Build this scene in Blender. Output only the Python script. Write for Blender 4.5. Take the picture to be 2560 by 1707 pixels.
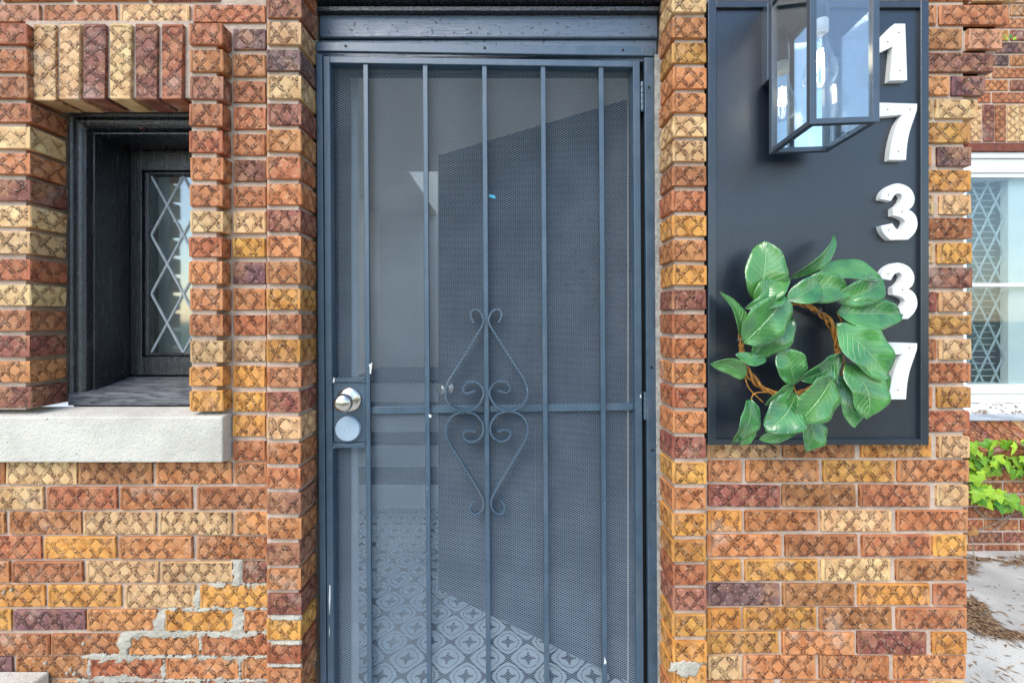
import bpy, bmesh, math, random
import numpy as np
from mathutils import Vector, Matrix, noise as mnoise

random.seed(7)
for o in list(bpy.data.objects):
    bpy.data.objects.remove(o)
SC = bpy.context.scene
COL = SC.collection

# ------------------------------------------------------------------ camera, sky, sun, exposure
F, CX, HY = 1050.0, 1270.0, 800.0      # focal length and principal point in photo pixels (2560 wide)
CD, CH = 1.18, 1.40                    # camera distance to the brick face, eye height

cam = bpy.data.cameras.new('camera')
cam.sensor_width = 36.0
cam.lens = 36.0 * F / 2560.0
cam.shift_x = (1280.0 - CX) / 2560.0
cam.shift_y = -(853.5 - HY) / 2560.0
cam.clip_start = 0.02
cam.clip_end = 3000
camo = bpy.data.objects.new('camera', cam)
COL.objects.link(camo)
camo.location = (0, -CD, CH)
camo.rotation_euler = (math.radians(90), 0, 0)
SC.camera = camo

SUN_EL, SUN_AZ = math.radians(48), math.radians(215)    # azimuth clockwise from +Y
world = bpy.data.worlds.new('World')
SC.world = world
world.use_nodes = True
wn = world.node_tree
bg = wn.nodes['Background']
sky = wn.nodes.new('ShaderNodeTexSky')
sky.sky_type = 'NISHITA'
sky.sun_disc = False
sky.sun_elevation = SUN_EL
sky.sun_rotation = SUN_AZ
sky.air_density = 1.3
sky.dust_density = 0.6
sky.ozone_density = 2.0
wn.links.new(sky.outputs[0], bg.inputs[0])
bg.inputs[1].default_value = 0.15

sd = bpy.data.lights.new('sun', 'SUN')
sd.energy = 1.5
sd.angle = math.radians(40)
sd.color = (1.0, 0.92, 0.81)
suno = bpy.data.objects.new('sun', sd)
COL.objects.link(suno)
sdir = Vector((math.sin(SUN_AZ) * math.cos(SUN_EL), math.cos(SUN_AZ) * math.cos(SUN_EL), math.sin(SUN_EL)))
suno.rotation_euler = (-sdir).to_track_quat('-Z', 'Y').to_euler()
suno.location = sdir * 20

SC.view_settings.view_transform = 'Standard'
SC.view_settings.look = 'None'
SC.view_settings.gamma = 1
SC.view_settings.use_curve_mapping = False
SC.view_settings.exposure = 1.12
SC.render.engine = 'CYCLES'
SC.cycles.max_bounces = 8
SC.cycles.transparent_max_bounces = 16


def PX(px, Y):
    return (px - CX) * (CD + Y) / F


def PZ(py, Y):
    return CH - (py - HY) * (CD + Y) / F


def P(px, py, Y):
    return Vector((PX(px, Y), Y, PZ(py, Y)))


def lin(r, g, b):
    f = lambda c: ((c / 255 + 0.055) / 1.055) ** 2.4 if c > 10 else c / 255 / 12.92
    return (f(r), f(g), f(b), 1.0)


# ------------------------------------------------------------------ material helper
class Mat:
    def __init__(s, name, rough=0.5, metal=0.0, spec=0.5, col=None):
        s.m = bpy.data.materials.new(name)
        s.m.use_nodes = True
        s.nt = s.m.node_tree
        s.b = s.nt.nodes['Principled BSDF']
        s.out = s.nt.nodes['Material Output']
        s.set('Roughness', rough); s.set('Metallic', metal); s.set('Specular IOR Level', spec)
        if col is not None:
            s.set('Base Color', col)

    def val(s, sock, v):
        if isinstance(v, bpy.types.NodeSocket):
            s.nt.links.new(v, sock)
        else:
            if isinstance(v, tuple) and len(v) == 3 and sock.type == 'RGBA':
                v = v + (1.0,)
            sock.default_value = v

    def set(s, name, v):
        s.val(s.b.inputs[name], v)

    def n(s, t, **kw):
        nd = s.nt.nodes.new(t)
        for k, v in kw.items():
            if k.startswith('i_'):
                key = k[2:].replace('_', ' ')
                key = int(key) if key.isdigit() else key
                s.val(nd.inputs[key], v)
            else:
                setattr(nd, k, v)
        return nd

    def coord(s, which='Object'):
        return s.n('ShaderNodeTexCoord').outputs[which]

    def uv(s, name='UVMap'):
        return s.n('ShaderNodeUVMap', uv_map=name).outputs[0]

    def sep(s, v):
        nd = s.n('ShaderNodeSeparateXYZ'); s.val(nd.inputs[0], v)
        return nd.outputs

    def comb(s, x, y, z):
        nd = s.n('ShaderNodeCombineXYZ')
        for i, q in enumerate((x, y, z)):
            s.val(nd.inputs[i], q)
        return nd.outputs[0]

    def math(s, op, a, b=0.0, c=0.0, clamp=False):
        nd = s.n('ShaderNodeMath', operation=op, use_clamp=clamp)
        for i, q in enumerate((a, b, c)):
            s.val(nd.inputs[i], q)
        return nd.outputs[0]

    def mapping(s, v, scale=(1, 1, 1), loc=(0, 0, 0), rot=(0, 0, 0)):
        nd = s.n('ShaderNodeMapping')
        s.val(nd.inputs['Vector'], v)
        nd.inputs['Scale'].default_value = scale
        nd.inputs['Location'].default_value = loc
        nd.inputs['Rotation'].default_value = rot
        return nd.outputs[0]

    def noise(s, v, scale, detail=3.0, rough=0.55, dist=0.0, out=0):
        nd = s.n('ShaderNodeTexNoise')
        s.val(nd.inputs['Vector'], v)
        nd.inputs['Scale'].default_value = scale
        nd.inputs['Detail'].default_value = detail
        nd.inputs['Roughness'].default_value = rough
        nd.inputs['Distortion'].default_value = dist
        return nd.outputs[out]

    def mr(s, v, a, b, c=0.0, d=1.0, smooth=True):
        nd = s.n('ShaderNodeMapRange', interpolation_type='SMOOTHSTEP' if smooth else 'LINEAR')
        for i, q in enumerate((v, a, b, c, d)):
            s.val(nd.inputs[i], q)
        return nd.outputs[0]

    def mix(s, f, a, b, mode='MIX'):
        nd = s.n('ShaderNodeMix', data_type='RGBA', blend_type=mode)
        s.val(nd.inputs[0], f); s.val(nd.inputs[6], a); s.val(nd.inputs[7], b)
        return nd.outputs[2]

    def bump(s, h, dist=0.003, strength=1.0, to=None):
        nd = s.n('ShaderNodeBump')
        s.val(nd.inputs['Height'], h)
        nd.inputs['Distance'].default_value = dist
        nd.inputs['Strength'].default_value = strength
        if to is None:
            s.set('Normal', nd.outputs[0])
        return nd.outputs[0]


MT = {}


def speck_mat(name, col, rough, var=0.25, scale=20, bump=0.0, bscale=200, spec=0.5, metal=0.0, col2=None):
    g = Mat(name, rough, metal, spec)
    co = g.coord()
    n1 = g.noise(co, scale, 4)
    c2 = col2 if col2 else tuple(c * (1 - var) for c in col[:3])
    g.set('Base Color', g.mix(g.mr(n1, 0.3, 0.7), c2, col))
    if bump:
        g.bump(g.noise(co, bscale, 4), bump)
    MT[name] = g.m
    return g


# bricks : diamond lattice rug-texture
def brick_mat(name, fleck=1.0):
    g = Mat(name, 0.72, 0, 0.35)
    uv = g.uv(); u, v, _ = g.sep(uv)
    u2, flag, _ = g.sep(g.uv('Extent'))
    oi = g.n('ShaderNodeObjectInfo')
    rnd = oi.outputs['Random']
    off = g.comb(g.math('MULTIPLY', rnd, 31.0), g.math('MULTIPLY', rnd, 17.0), g.math('MULTIPLY', rnd, 9.0))
    co = g.n('ShaderNodeVectorMath', operation='ADD')
    g.val(co.inputs[0], uv); g.val(co.inputs[1], off)
    co = co.outputs[0]
    wob = g.math('MULTIPLY', g.math('SUBTRACT', g.noise(co, 60, 2), 0.5), 0.30)
    rn2 = g.math('FRACT', g.math('MULTIPLY', rnd, 57.31))
    su = g.math('MULTIPLY', u, g.math('MULTIPLY_ADD', rn2, 5.0, 19.5))
    sv = g.math('ADD', g.math('MULTIPLY', v, 20.0), g.math('MULTIPLY', g.math('SUBTRACT', rn2, 0.5), 0.5))
    A = g.math('ADD', g.math('ADD', su, sv), wob)
    B = g.math('SUBTRACT', g.math('ADD', su, wob), sv)
    ph = g.math('MULTIPLY', g.math('SUBTRACT', rnd, 0.5), 0.35)
    tri = lambda q: g.math('ABSOLUTE', g.math('SUBTRACT', g.math('FRACT', g.math('ADD', q, ph)), 0.5))
    l = g.math('MINIMUM', tri(A), tri(B))
    ridge = g.mr(l, 0.10, 0.19, 1.0, 0.0)
    worn = g.mr(g.noise(co, 34, 3, 0.6), 0.36, 0.56, 0.25, 1.0)
    ridge = g.math('MULTIPLY', ridge, worn)
    mask = g.mr(g.math('SUBTRACT', u2, g.math('ABSOLUTE', u)), 0.005, 0.011)
    mask = g.math('MULTIPLY', mask, flag)
    fine = g.noise(co, 420, 3, 0.6)
    crumb = g.noise(co, 210, 3, 0.65)
    rm = g.math('MULTIPLY', ridge, mask)
    # relief
    h = g.math('MULTIPLY', rm, g.math('ADD', 0.45, crumb))
    h = g.math('ADD', h, g.math('MULTIPLY', g.math('SUBTRACT', 1.0, mask), 0.8))
    h = g.math('ADD', h, g.math('MULTIPLY', fine, 0.16))
    g.bump(h, 0.0045, 1.0)
    # colour
    base = oi.outputs['Color']
    big = g.noise(co, 22, 3)
    base = g.mix(g.mr(big, 0.35, 0.75), base, g.mix(1.0, base, (0.68, 0.56, 0.50), 'MULTIPLY'))
    base = g.mix(g.mr(g.noise(co, 14, 2), 0.45, 0.7, 0.0, 0.5), base, (0.52, 0.26, 0.12))
    ridge_c = g.mix(1.0, base, (0.66, 0.58, 0.54), 'MULTIPLY')
    c = g.mix(g.math('MULTIPLY', rm, g.mr(g.noise(co, 45, 2), 0.3, 0.7, 0.25, 1.0)), base, ridge_c)
    fl = g.math('MULTIPLY', g.mr(crumb, 0.50, 0.56), g.math('MULTIPLY', rm, 0.92 * fleck))
    c = g.mix(fl, c, g.mix(1.0, c, (0.10, 0.085, 0.09), 'MULTIPLY'))
    ctr = g.mr(g.math('ABSOLUTE', g.math('SUBTRACT', l, 0.165)), 0.012, 0.045, 1.0, 0.0)
    ctr = g.math('MULTIPLY', g.math('MULTIPLY', ctr, mask), g.mr(g.noise(co, 95, 3, 0.7), 0.48, 0.58, 0.0, 0.6))
    c = g.mix(g.math('MULTIPLY', ctr, fleck), c, g.mix(1.0, c, (0.16, 0.12, 0.12), 'MULTIPLY'))
    lite = g.math('MULTIPLY', g.mr(g.noise(co, 120, 2, 0.6), 0.56, 0.68, 0.0, 0.45), mask)
    c = g.mix(lite, c, g.mix(0.55, c, (0.80, 0.58, 0.40)))
    pit = g.mr(g.noise(co, 300, 1), 0.68, 0.73, 0.0, 0.6)
    c = g.mix(g.math('MULTIPLY', pit, fleck), c, g.mix(1.0, c, (0.25, 0.2, 0.2), 'MULTIPLY'))
    wp = g.n('ShaderNodeNewGeometry').outputs['Position']
    soot = g.mr(g.noise(wp, 5.5, 5, 0.65), 0.50, 0.72, 0.0, 0.42)
    c = g.mix(soot, c, g.mix(1.0, c, (0.50, 0.46, 0.44), 'MULTIPLY'))
    pale = g.mr(g.noise(wp, 7.0, 4, 0.6), 0.58, 0.72, 0.0, 0.30)
    c = g.mix(pale, c, (0.62, 0.50, 0.40))
    g.set('Base Color', c)
    g.set('Roughness', g.mr(big, 0.2, 0.8, 0.55, 0.8))
    MT[name] = g.m


brick_mat('brick')


def mortar_mat(name, col, dark, bump=0.004):
    g = Mat(name, 0.95, 0, 0.2)
    co = g.coord()
    n1 = g.noise(co, 14, 5); n2 = g.noise(co, 330, 3, 0.7); n3 = g.noise(co, 90, 4)
    c = g.mix(g.mr(n1, 0.35, 0.7), col, dark)
    c = g.mix(g.mr(n2, 0.30, 0.42, 0.6, 0.0), c, tuple(q * 0.35 for q in dark[:3]))
    c = g.mix(g.mr(n2, 0.62, 0.72, 0.0, 0.5), c, tuple(min(1, q * 1.6) for q in col[:3]))
    g.set('Base Color', c)
    g.bump(g.math('ADD', g.math('MULTIPLY', n2, 0.5), n3), bump)
    MT[name] = g.m


mortar_mat('mortar', (0.60, 0.465, 0.37), (0.44, 0.335, 0.265))
mortar_mat('cement', (0.56, 0.52, 0.43), (0.42, 0.385, 0.32), 0.007)

g = Mat('limestone', 0.9, 0, 0.25)
co = g.coord()
n1 = g.noise(co, 5, 5); n2 = g.noise(g.mapping(co, (1, 1, 1)), 160, 4, 0.65); n3 = g.noise(co, 40, 4)
c = g.mix(g.mr(n1, 0.35, 0.7), (0.64, 0.60, 0.52), (0.48, 0.445, 0.385))
c = g.mix(g.mr(n2, 0.3, 0.45, 0.5, 0), c, (0.36, 0.33, 0.29))
c = g.mix(g.mr(g.noise(co, 60, 2), 0.70, 0.76, 0, 0.7), c, (0.12, 0.10, 0.09))
g.set('Base Color', c)
g.bump(g.math('ADD', n2, n3), 0.003)
MT['limestone'] = g.m

g = Mat('concrete', 0.9, 0, 0.3)
co = g.coord()
n1 = g.noise(co, 2.2, 5); n2 = g.noise(co, 130, 4, 0.7)
c = g.mix(g.mr(n1, 0.35, 0.68), (0.68, 0.66, 0.60), (0.42, 0.41, 0.38))
c = g.mix(g.mr(n2, 0.30, 0.43, 0.75, 0), c, (0.13, 0.13, 0.12))
g.set('Base Color', c)
g.bump(n2, 0.004)
MT['concrete'] = g.m

g = Mat('black_wood', 0.36, 0, 1.0)
co = g.coord()
gr = g.noise(g.mapping(co, (6, 6, 60)), 6, 5, 0.6)
gv = g.noise(g.mapping(co, (120, 120, 8)), 1.0, 5, 0.65)
wear = g.mr(gv, 0.58, 0.66)
sc = g.mr(g.noise(co, 190, 3, 0.7), 0.64, 0.69, 0, 0.8)
c = g.mix(g.math('MULTIPLY', wear, 0.4), (0.009, 0.010, 0.014), (0.10, 0.105, 0.13))
c = g.mix(sc, c, (0.20, 0.21, 0.24))
g.set('Base Color', c)
g.set('Roughness', g.mr(gv, 0.3, 0.7, 0.12, 0.34))
g.bump(g.math('ADD', g.math('MULTIPLY', gv, 0.6), g.math('MULTIPLY', gr, 0.8)), 0.0022)
MT['black_wood'] = g.m

g = Mat('weathered_wood', 0.6, 0, 0.5)
co = g.coord()
gv2 = g.noise(g.mapping(co, (8, 40, 60)), 2.0, 5, 0.65)
g.set('Base Color', g.mix(g.mr(gv2, 0.35, 0.6), (0.040, 0.042, 0.050), (0.15, 0.15, 0.16)))
g.bump(gv2, 0.003)
MT['weathered_wood'] = g.m

g = Mat('beam_paint', 0.34, 0, 1.0)
co = g.coord()
gh = g.noise(g.mapping(co, (6, 40, 190)), 1.0, 5, 0.6)
pits = g.mr(g.noise(g.mapping(co, (1, 1, 1.5)), 75, 3), 0.62, 0.68)
c = g.mix(pits, (0.070, 0.105, 0.155), (0.014, 0.016, 0.022))
g.set('Base Color', c)
g.bump(g.math('SUBTRACT', gh, g.math('MULTIPLY', pits, 0.4)), 0.0022)
MT['beam_paint'] = g.m

g = Mat('gate_paint', 0.34, 0.0, 1.0)
co = g.coord()
n1 = g.noise(co, 18, 4)
n2 = g.noise(co, 700, 2)
scr = g.mr(g.noise(g.mapping(co, (1, 1, 0.25)), 130, 3), 0.74, 0.77)
c = g.mix(g.mr(n1, 0.3, 0.7), (0.026, 0.060, 0.098), (0.038, 0.080, 0.126))
c = g.mix(scr, c, (0.32, 0.35, 0.38))
rs = g.math('MULTIPLY', g.mr(g.noise(co, 55, 4, 0.7), 0.66, 0.74, 0, 0.8), g.mr(g.noise(co, 5, 3), 0.5, 0.62))
c = g.mix(rs, c, (0.13, 0.055, 0.025))
gm = g.mr(g.noise(g.mapping(co, (1, 1, .2)), 24, 4, 0.6), 0.52, 0.75, 0, 0.35)
c = g.mix(gm, c, (0.13, 0.15, 0.165))
g.set('Base Color', c)
g.set('Roughness', g.mr(n1, 0.3, 0.7, 0.28, 0.45))
g.bump(n2, 0.0005)
MT['gate_paint'] = g.m

speck_mat('mesh_metal', (0.34, 0.43, 0.53), 0.38, scale=9, metal=0.5, col2=(0.26, 0.34, 0.43))
speck_mat('nickel', (0.66, 0.61, 0.54), 0.24, scale=60, metal=1.0, var=0.1)
speck_mat('lock_cover', (0.36, 0.45, 0.54), 0.35, scale=20, var=0.06)
speck_mat('hole_shade', (0.010, 0.007, 0.006), 0.8)
speck_mat('white_paint', (0.80, 0.80, 0.77), 0.5, var=0.06, scale=8, bump=0.001)
speck_mat('digit_white', (0.78, 0.78, 0.76), 0.5, var=0.04, scale=12, bump=0.0006, bscale=160)
speck_mat('screw_dark', (0.10, 0.10, 0.10), 0.6)
speck_mat('caulk', (0.42, 0.41, 0.38), 0.8, var=0.4, scale=50, bump=0.004)
speck_mat('jamb_dark', (0.018, 0.020, 0.024), 0.5)
speck_mat('vinyl_strip', (0.62, 0.66, 0.70), 0.45, var=0.1)
speck_mat('plaster', (0.78, 0.76, 0.68), 0.85, var=0.1, scale=3)
speck_mat('ceiling_paint', (0.84, 0.81, 0.72), 0.85, var=0.06, scale=3)
speck_mat('riser_paint', (0.84, 0.89, 0.92), 0.5, var=0.08, scale=6)
speck_mat('tread_dark', (0.05, 0.06, 0.075), 0.5, var=0.3)
speck_mat('door_navy', (0.020, 0.026, 0.036), 0.42, var=0.2)
speck_mat('tape_blue', (0.10, 0.50, 0.72), 0.6)
speck_mat('rust_brown', (0.22, 0.055, 0.028), 0.7, var=0.4, scale=30, bump=0.002)
speck_mat('blind_white', (0.70, 0.74, 0.76), 0.5, var=0.05)
speck_mat('curtain_cloth', (0.72, 0.76, 0.77), 0.9, var=0.12, scale=5)
speck_mat('pale_backing', (0.62, 0.68, 0.68), 0.9, var=0.25, scale=7)
speck_mat('lead_came', (0.42, 0.46, 0.48), 0.45, var=0.25, scale=60, bump=0.002)
speck_mat('room_grey', (0.32, 0.34, 0.34), 0.9, var=0.3, scale=5)
speck_mat('needle', (0.10, 0.045, 0.025), 0.8, var=0.6, scale=70, col2=(0.46, 0.30, 0.16))
speck_mat('dry_leaf', (0.34, 0.16, 0.05), 0.7, var=0.4, scale=40)
speck_mat('twig', (0.30, 0.24, 0.19), 0.8, var=0.3, scale=40)
speck_mat('lantern_metal', (0.040, 0.060, 0.085), 0.3, var=0.2, scale=14, spec=1.0)
speck_mat('socket_white', (0.80, 0.80, 0.78), 0.4, var=0.05)
speck_mat('wire', (0.35, 0.33, 0.30), 0.35, metal=1.0)
speck_mat('brass', (0.55, 0.40, 0.12), 0.35, metal=1.0)

g = Mat('peeling_white', 0.6)
co = g.coord()
pe = g.mr(g.noise(g.mapping(co, (1, 1, 2.5)), 22, 4, 0.6), 0.55, 0.60)
g.set('Base Color', g.mix(pe, (0.80, 0.80, 0.78), (0.30, 0.20, 0.14)))
g.bump(g.math('SUBTRACT', 1.0, pe), 0.002)
MT['peeling_white'] = g.m

g = Mat('board_panel', 0.28, 0, 1.0)
co = g.coord()
n1 = g.noise(co, 420, 2, 0.6); n2 = g.noise(g.mapping(co, (5, 5, 1)), 40, 3)
dust = g.mr(g.noise(co, 230, 2, 0.7), 0.70, 0.76, 0, 0.35)
g.set('Base Color', g.mix(dust, (0.006, 0.010, 0.020), (0.20, 0.21, 0.23)))
g.set('Roughness', g.mr(g.noise(co, 4, 3), 0.3, 0.7, 0.26, 0.36))
g.bump(g.math('ADD', n1, g.math('MULTIPLY', n2, 0.5)), 0.0006)
MT['board_panel'] = g.m
speck_mat('board_trim', (0.014, 0.022, 0.034), 0.3, var=0.2, scale=30, spec=1.0, bump=0.0006)


def glass_mat(name, tint, base_refl, ior=1.5, rough=0.0):
    m = bpy.data.materials.new(name); m.use_nodes = True
    nt = m.node_tree
    nt.nodes.clear()
    out = nt.nodes.new('ShaderNodeOutputMaterial')
    mx = nt.nodes.new('ShaderNodeMixShader')
    tr = nt.nodes.new('ShaderNodeBsdfTransparent'); tr.inputs[0].default_value = tint + (1,)
    gl = nt.nodes.new('ShaderNodeBsdfGlossy'); gl.inputs['Roughness'].default_value = rough
    fr = nt.nodes.new('ShaderNodeFresnel'); fr.inputs[0].default_value = ior
    ad = nt.nodes.new('ShaderNodeMath'); ad.operation = 'ADD'; ad.use_clamp = True
    ad.inputs[1].default_value = base_refl
    ge = nt.nodes.new('ShaderNodeNewGeometry')
    io = nt.nodes.new('ShaderNodeMapRange')
    io.inputs[3].default_value = ior; io.inputs[4].default_value = 1.0 / ior
    nt.links.new(ge.outputs['Backfacing'], io.inputs[0]); nt.links.new(io.outputs[0], fr.inputs[0])
    nt.links.new(fr.outputs[0], ad.inputs[0])
    nt.links.new(ad.outputs[0], mx.inputs[0])
    nt.links.new(tr.outputs[0], mx.inputs[1]); nt.links.new(gl.outputs[0], mx.inputs[2])
    nt.links.new(mx.outputs[0], out.inputs[0])
    MT[name] = m


glass_mat('lantern_glass', (0.95, 0.98, 0.99), 0.12)
glass_mat('bulb_glass', (0.98, 0.98, 0.98), 0.03)
glass_mat('window_glass', (0.80, 0.86, 0.86), 0.16, rough=0.06)
glass_mat('storm_glass', (0.88, 0.94, 0.95), 0.05, rough=0.02)
g = Mat('mirror_glass', 0.04, 1.0, 0.5, (0.80, 0.87, 0.90, 1))
MT['mirror_glass'] = g.m
g = Mat('filament', 0.5)
g.set('Base Color', (1, 0.9, 0.7, 1)); g.set('Emission Color', (1.0, 0.86, 0.62, 1)); g.set('Emission Strength', 14.0)
MT['filament'] = g.m

# wreath leaves
g = Mat('wreath_leaf', 0.22, 0, 1.0)
uv = g.uv(); t_, s_, _ = g.sep(uv)
oi = g.n('ShaderNodeObjectInfo')
as_ = g.math('ABSOLUTE', s_)
mid = g.mr(as_, 0.02, 0.06, 1, 0)
vv = g.math('ABSOLUTE', g.math('SUBTRACT', g.math('FRACT', g.math('SUBTRACT', g.math('MULTIPLY', t_, 10.0), g.math('MULTIPLY', as_, 2.4))), 0.5))
vein = g.mr(vv, 0.03, 0.12, 1, 0)
nn = g.noise(g.coord(), 13, 3)
c = g.mix(g.mr(nn, 0.3, 0.7), (0.014, 0.115, 0.030), (0.085, 0.300, 0.065))
c = g.mix(oi.outputs['Random'], c, g.mix(0.5, c, (0.070, 0.20, 0.030)))
c = g.mix(g.math('MULTIPLY', vein, 0.16), c, (0.13, 0.32, 0.11))
c = g.mix(g.math('MULTIPLY', mid, 0.5), c, (0.22, 0.42, 0.15))
rim = g.mr(as_, 0.95, 0.995, 0, 0.3)
c = g.mix(rim, c, (0.22, 0.42, 0.18))
g.set('Base Color', c)
g.bump(g.math('ADD', g.math('MULTIPLY', vein, -0.5), g.math('MULTIPLY', mid, -1.0)), 0.0012)
MT['wreath_leaf'] = g.m
g = Mat('ivy_leaf', 0.45, 0, 0.4)
oi = g.n('ShaderNodeObjectInfo')
nn = g.noise(g.coord(), 40, 2)
c = g.mix(oi.outputs['Random'], (0.06, 0.22, 0.012), (0.42, 0.62, 0.035))
c = g.mix(g.mr(nn, 0.3, 0.7), c, g.mix(1.0, c, (0.8, 0.85, 0.7), 'MULTIPLY'))
g.set('Base Color', c)
try:
    g.set('Subsurface Weight', 0.0)
except Exception:
    pass
MT['ivy_leaf'] = g.m
g = Mat('vine_rope', 0.55)
co = g.coord()
g.set('Base Color', g.mix(g.mr(g.noise(co, 60, 3), 0.3, 0.7), (0.60, 0.27, 0.045), (0.34, 0.14, 0.03)))
g.bump(g.noise(co, 200, 3), 0.002)
MT['vine_rope'] = g.m

# encaustic floor tiles
g = Mat('floor_tile', 0.25, 0, 0.5)
co = g.coord(); x, y, _ = g.sep(co)
a = g.math('MULTIPLY', x, 2 * math.pi / 0.152); b = g.math('MULTIPLY', y, 2 * math.pi / 0.160)
cs = g.math('ADD', g.math('COSINE', a), g.math('COSINE', b))
l1 = g.mr(g.math('ABSOLUTE', g.math('SUBTRACT', cs, 0.10)), 0.13, 0.24, 1, 0)
blob = g.mr(g.math('ABSOLUTE', cs), 1.72, 1.80, 0, 1)
a2 = g.math('COSINE', g.math('MULTIPLY', a, 2.0)); b2 = g.math('COSINE', g.math('MULTIPLY', b, 2.0))
petal = g.math('MULTIPLY', g.mr(g.math('ABSOLUTE', cs), 1.35, 1.5, 0, 1), g.mr(g.math('ABSOLUTE', g.math('MULTIPLY', g.math('SINE', a), g.math('SINE', b))), 0.10, 0.17, 1, 0))
l2 = g.math('MULTIPLY', g.mr(g.math('ABSOLUTE', g.math('SUBTRACT', g.math('ABSOLUTE', cs), 0.85)), 0.05, 0.11, 1, 0), 0.8)
pat = g.math('MAXIMUM', g.math('MAXIMUM', l1, l2), g.math('MAXIMUM', petal, g.math('MULTIPLY', blob, 0.3)))
g.set('Base Color', g.mix(pat, (0.62, 0.74, 0.82), (0.018, 0.02, 0.028)))
MT['floor_tile'] = g.m


# ------------------------------------------------------------------ mesh / object helpers
def link(o):
    COL.objects.link(o)
    return o


def tag(o, label=None, cat=None, group=None, kind=None):
    if label: o['label'] = label
    if cat: o['category'] = cat
    if group: o['group'] = group
    if kind: o['kind'] = kind
    return o


def thing(name, label, cat, loc=(0, 0, 0), rot=(0, 0, 0), group=None):
    o = bpy.data.objects.new(name, None)
    o.empty_display_size = 0.05
    o.location = loc; o.rotation_euler = rot
    link(o)
    return tag(o, label, cat, group)


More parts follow.
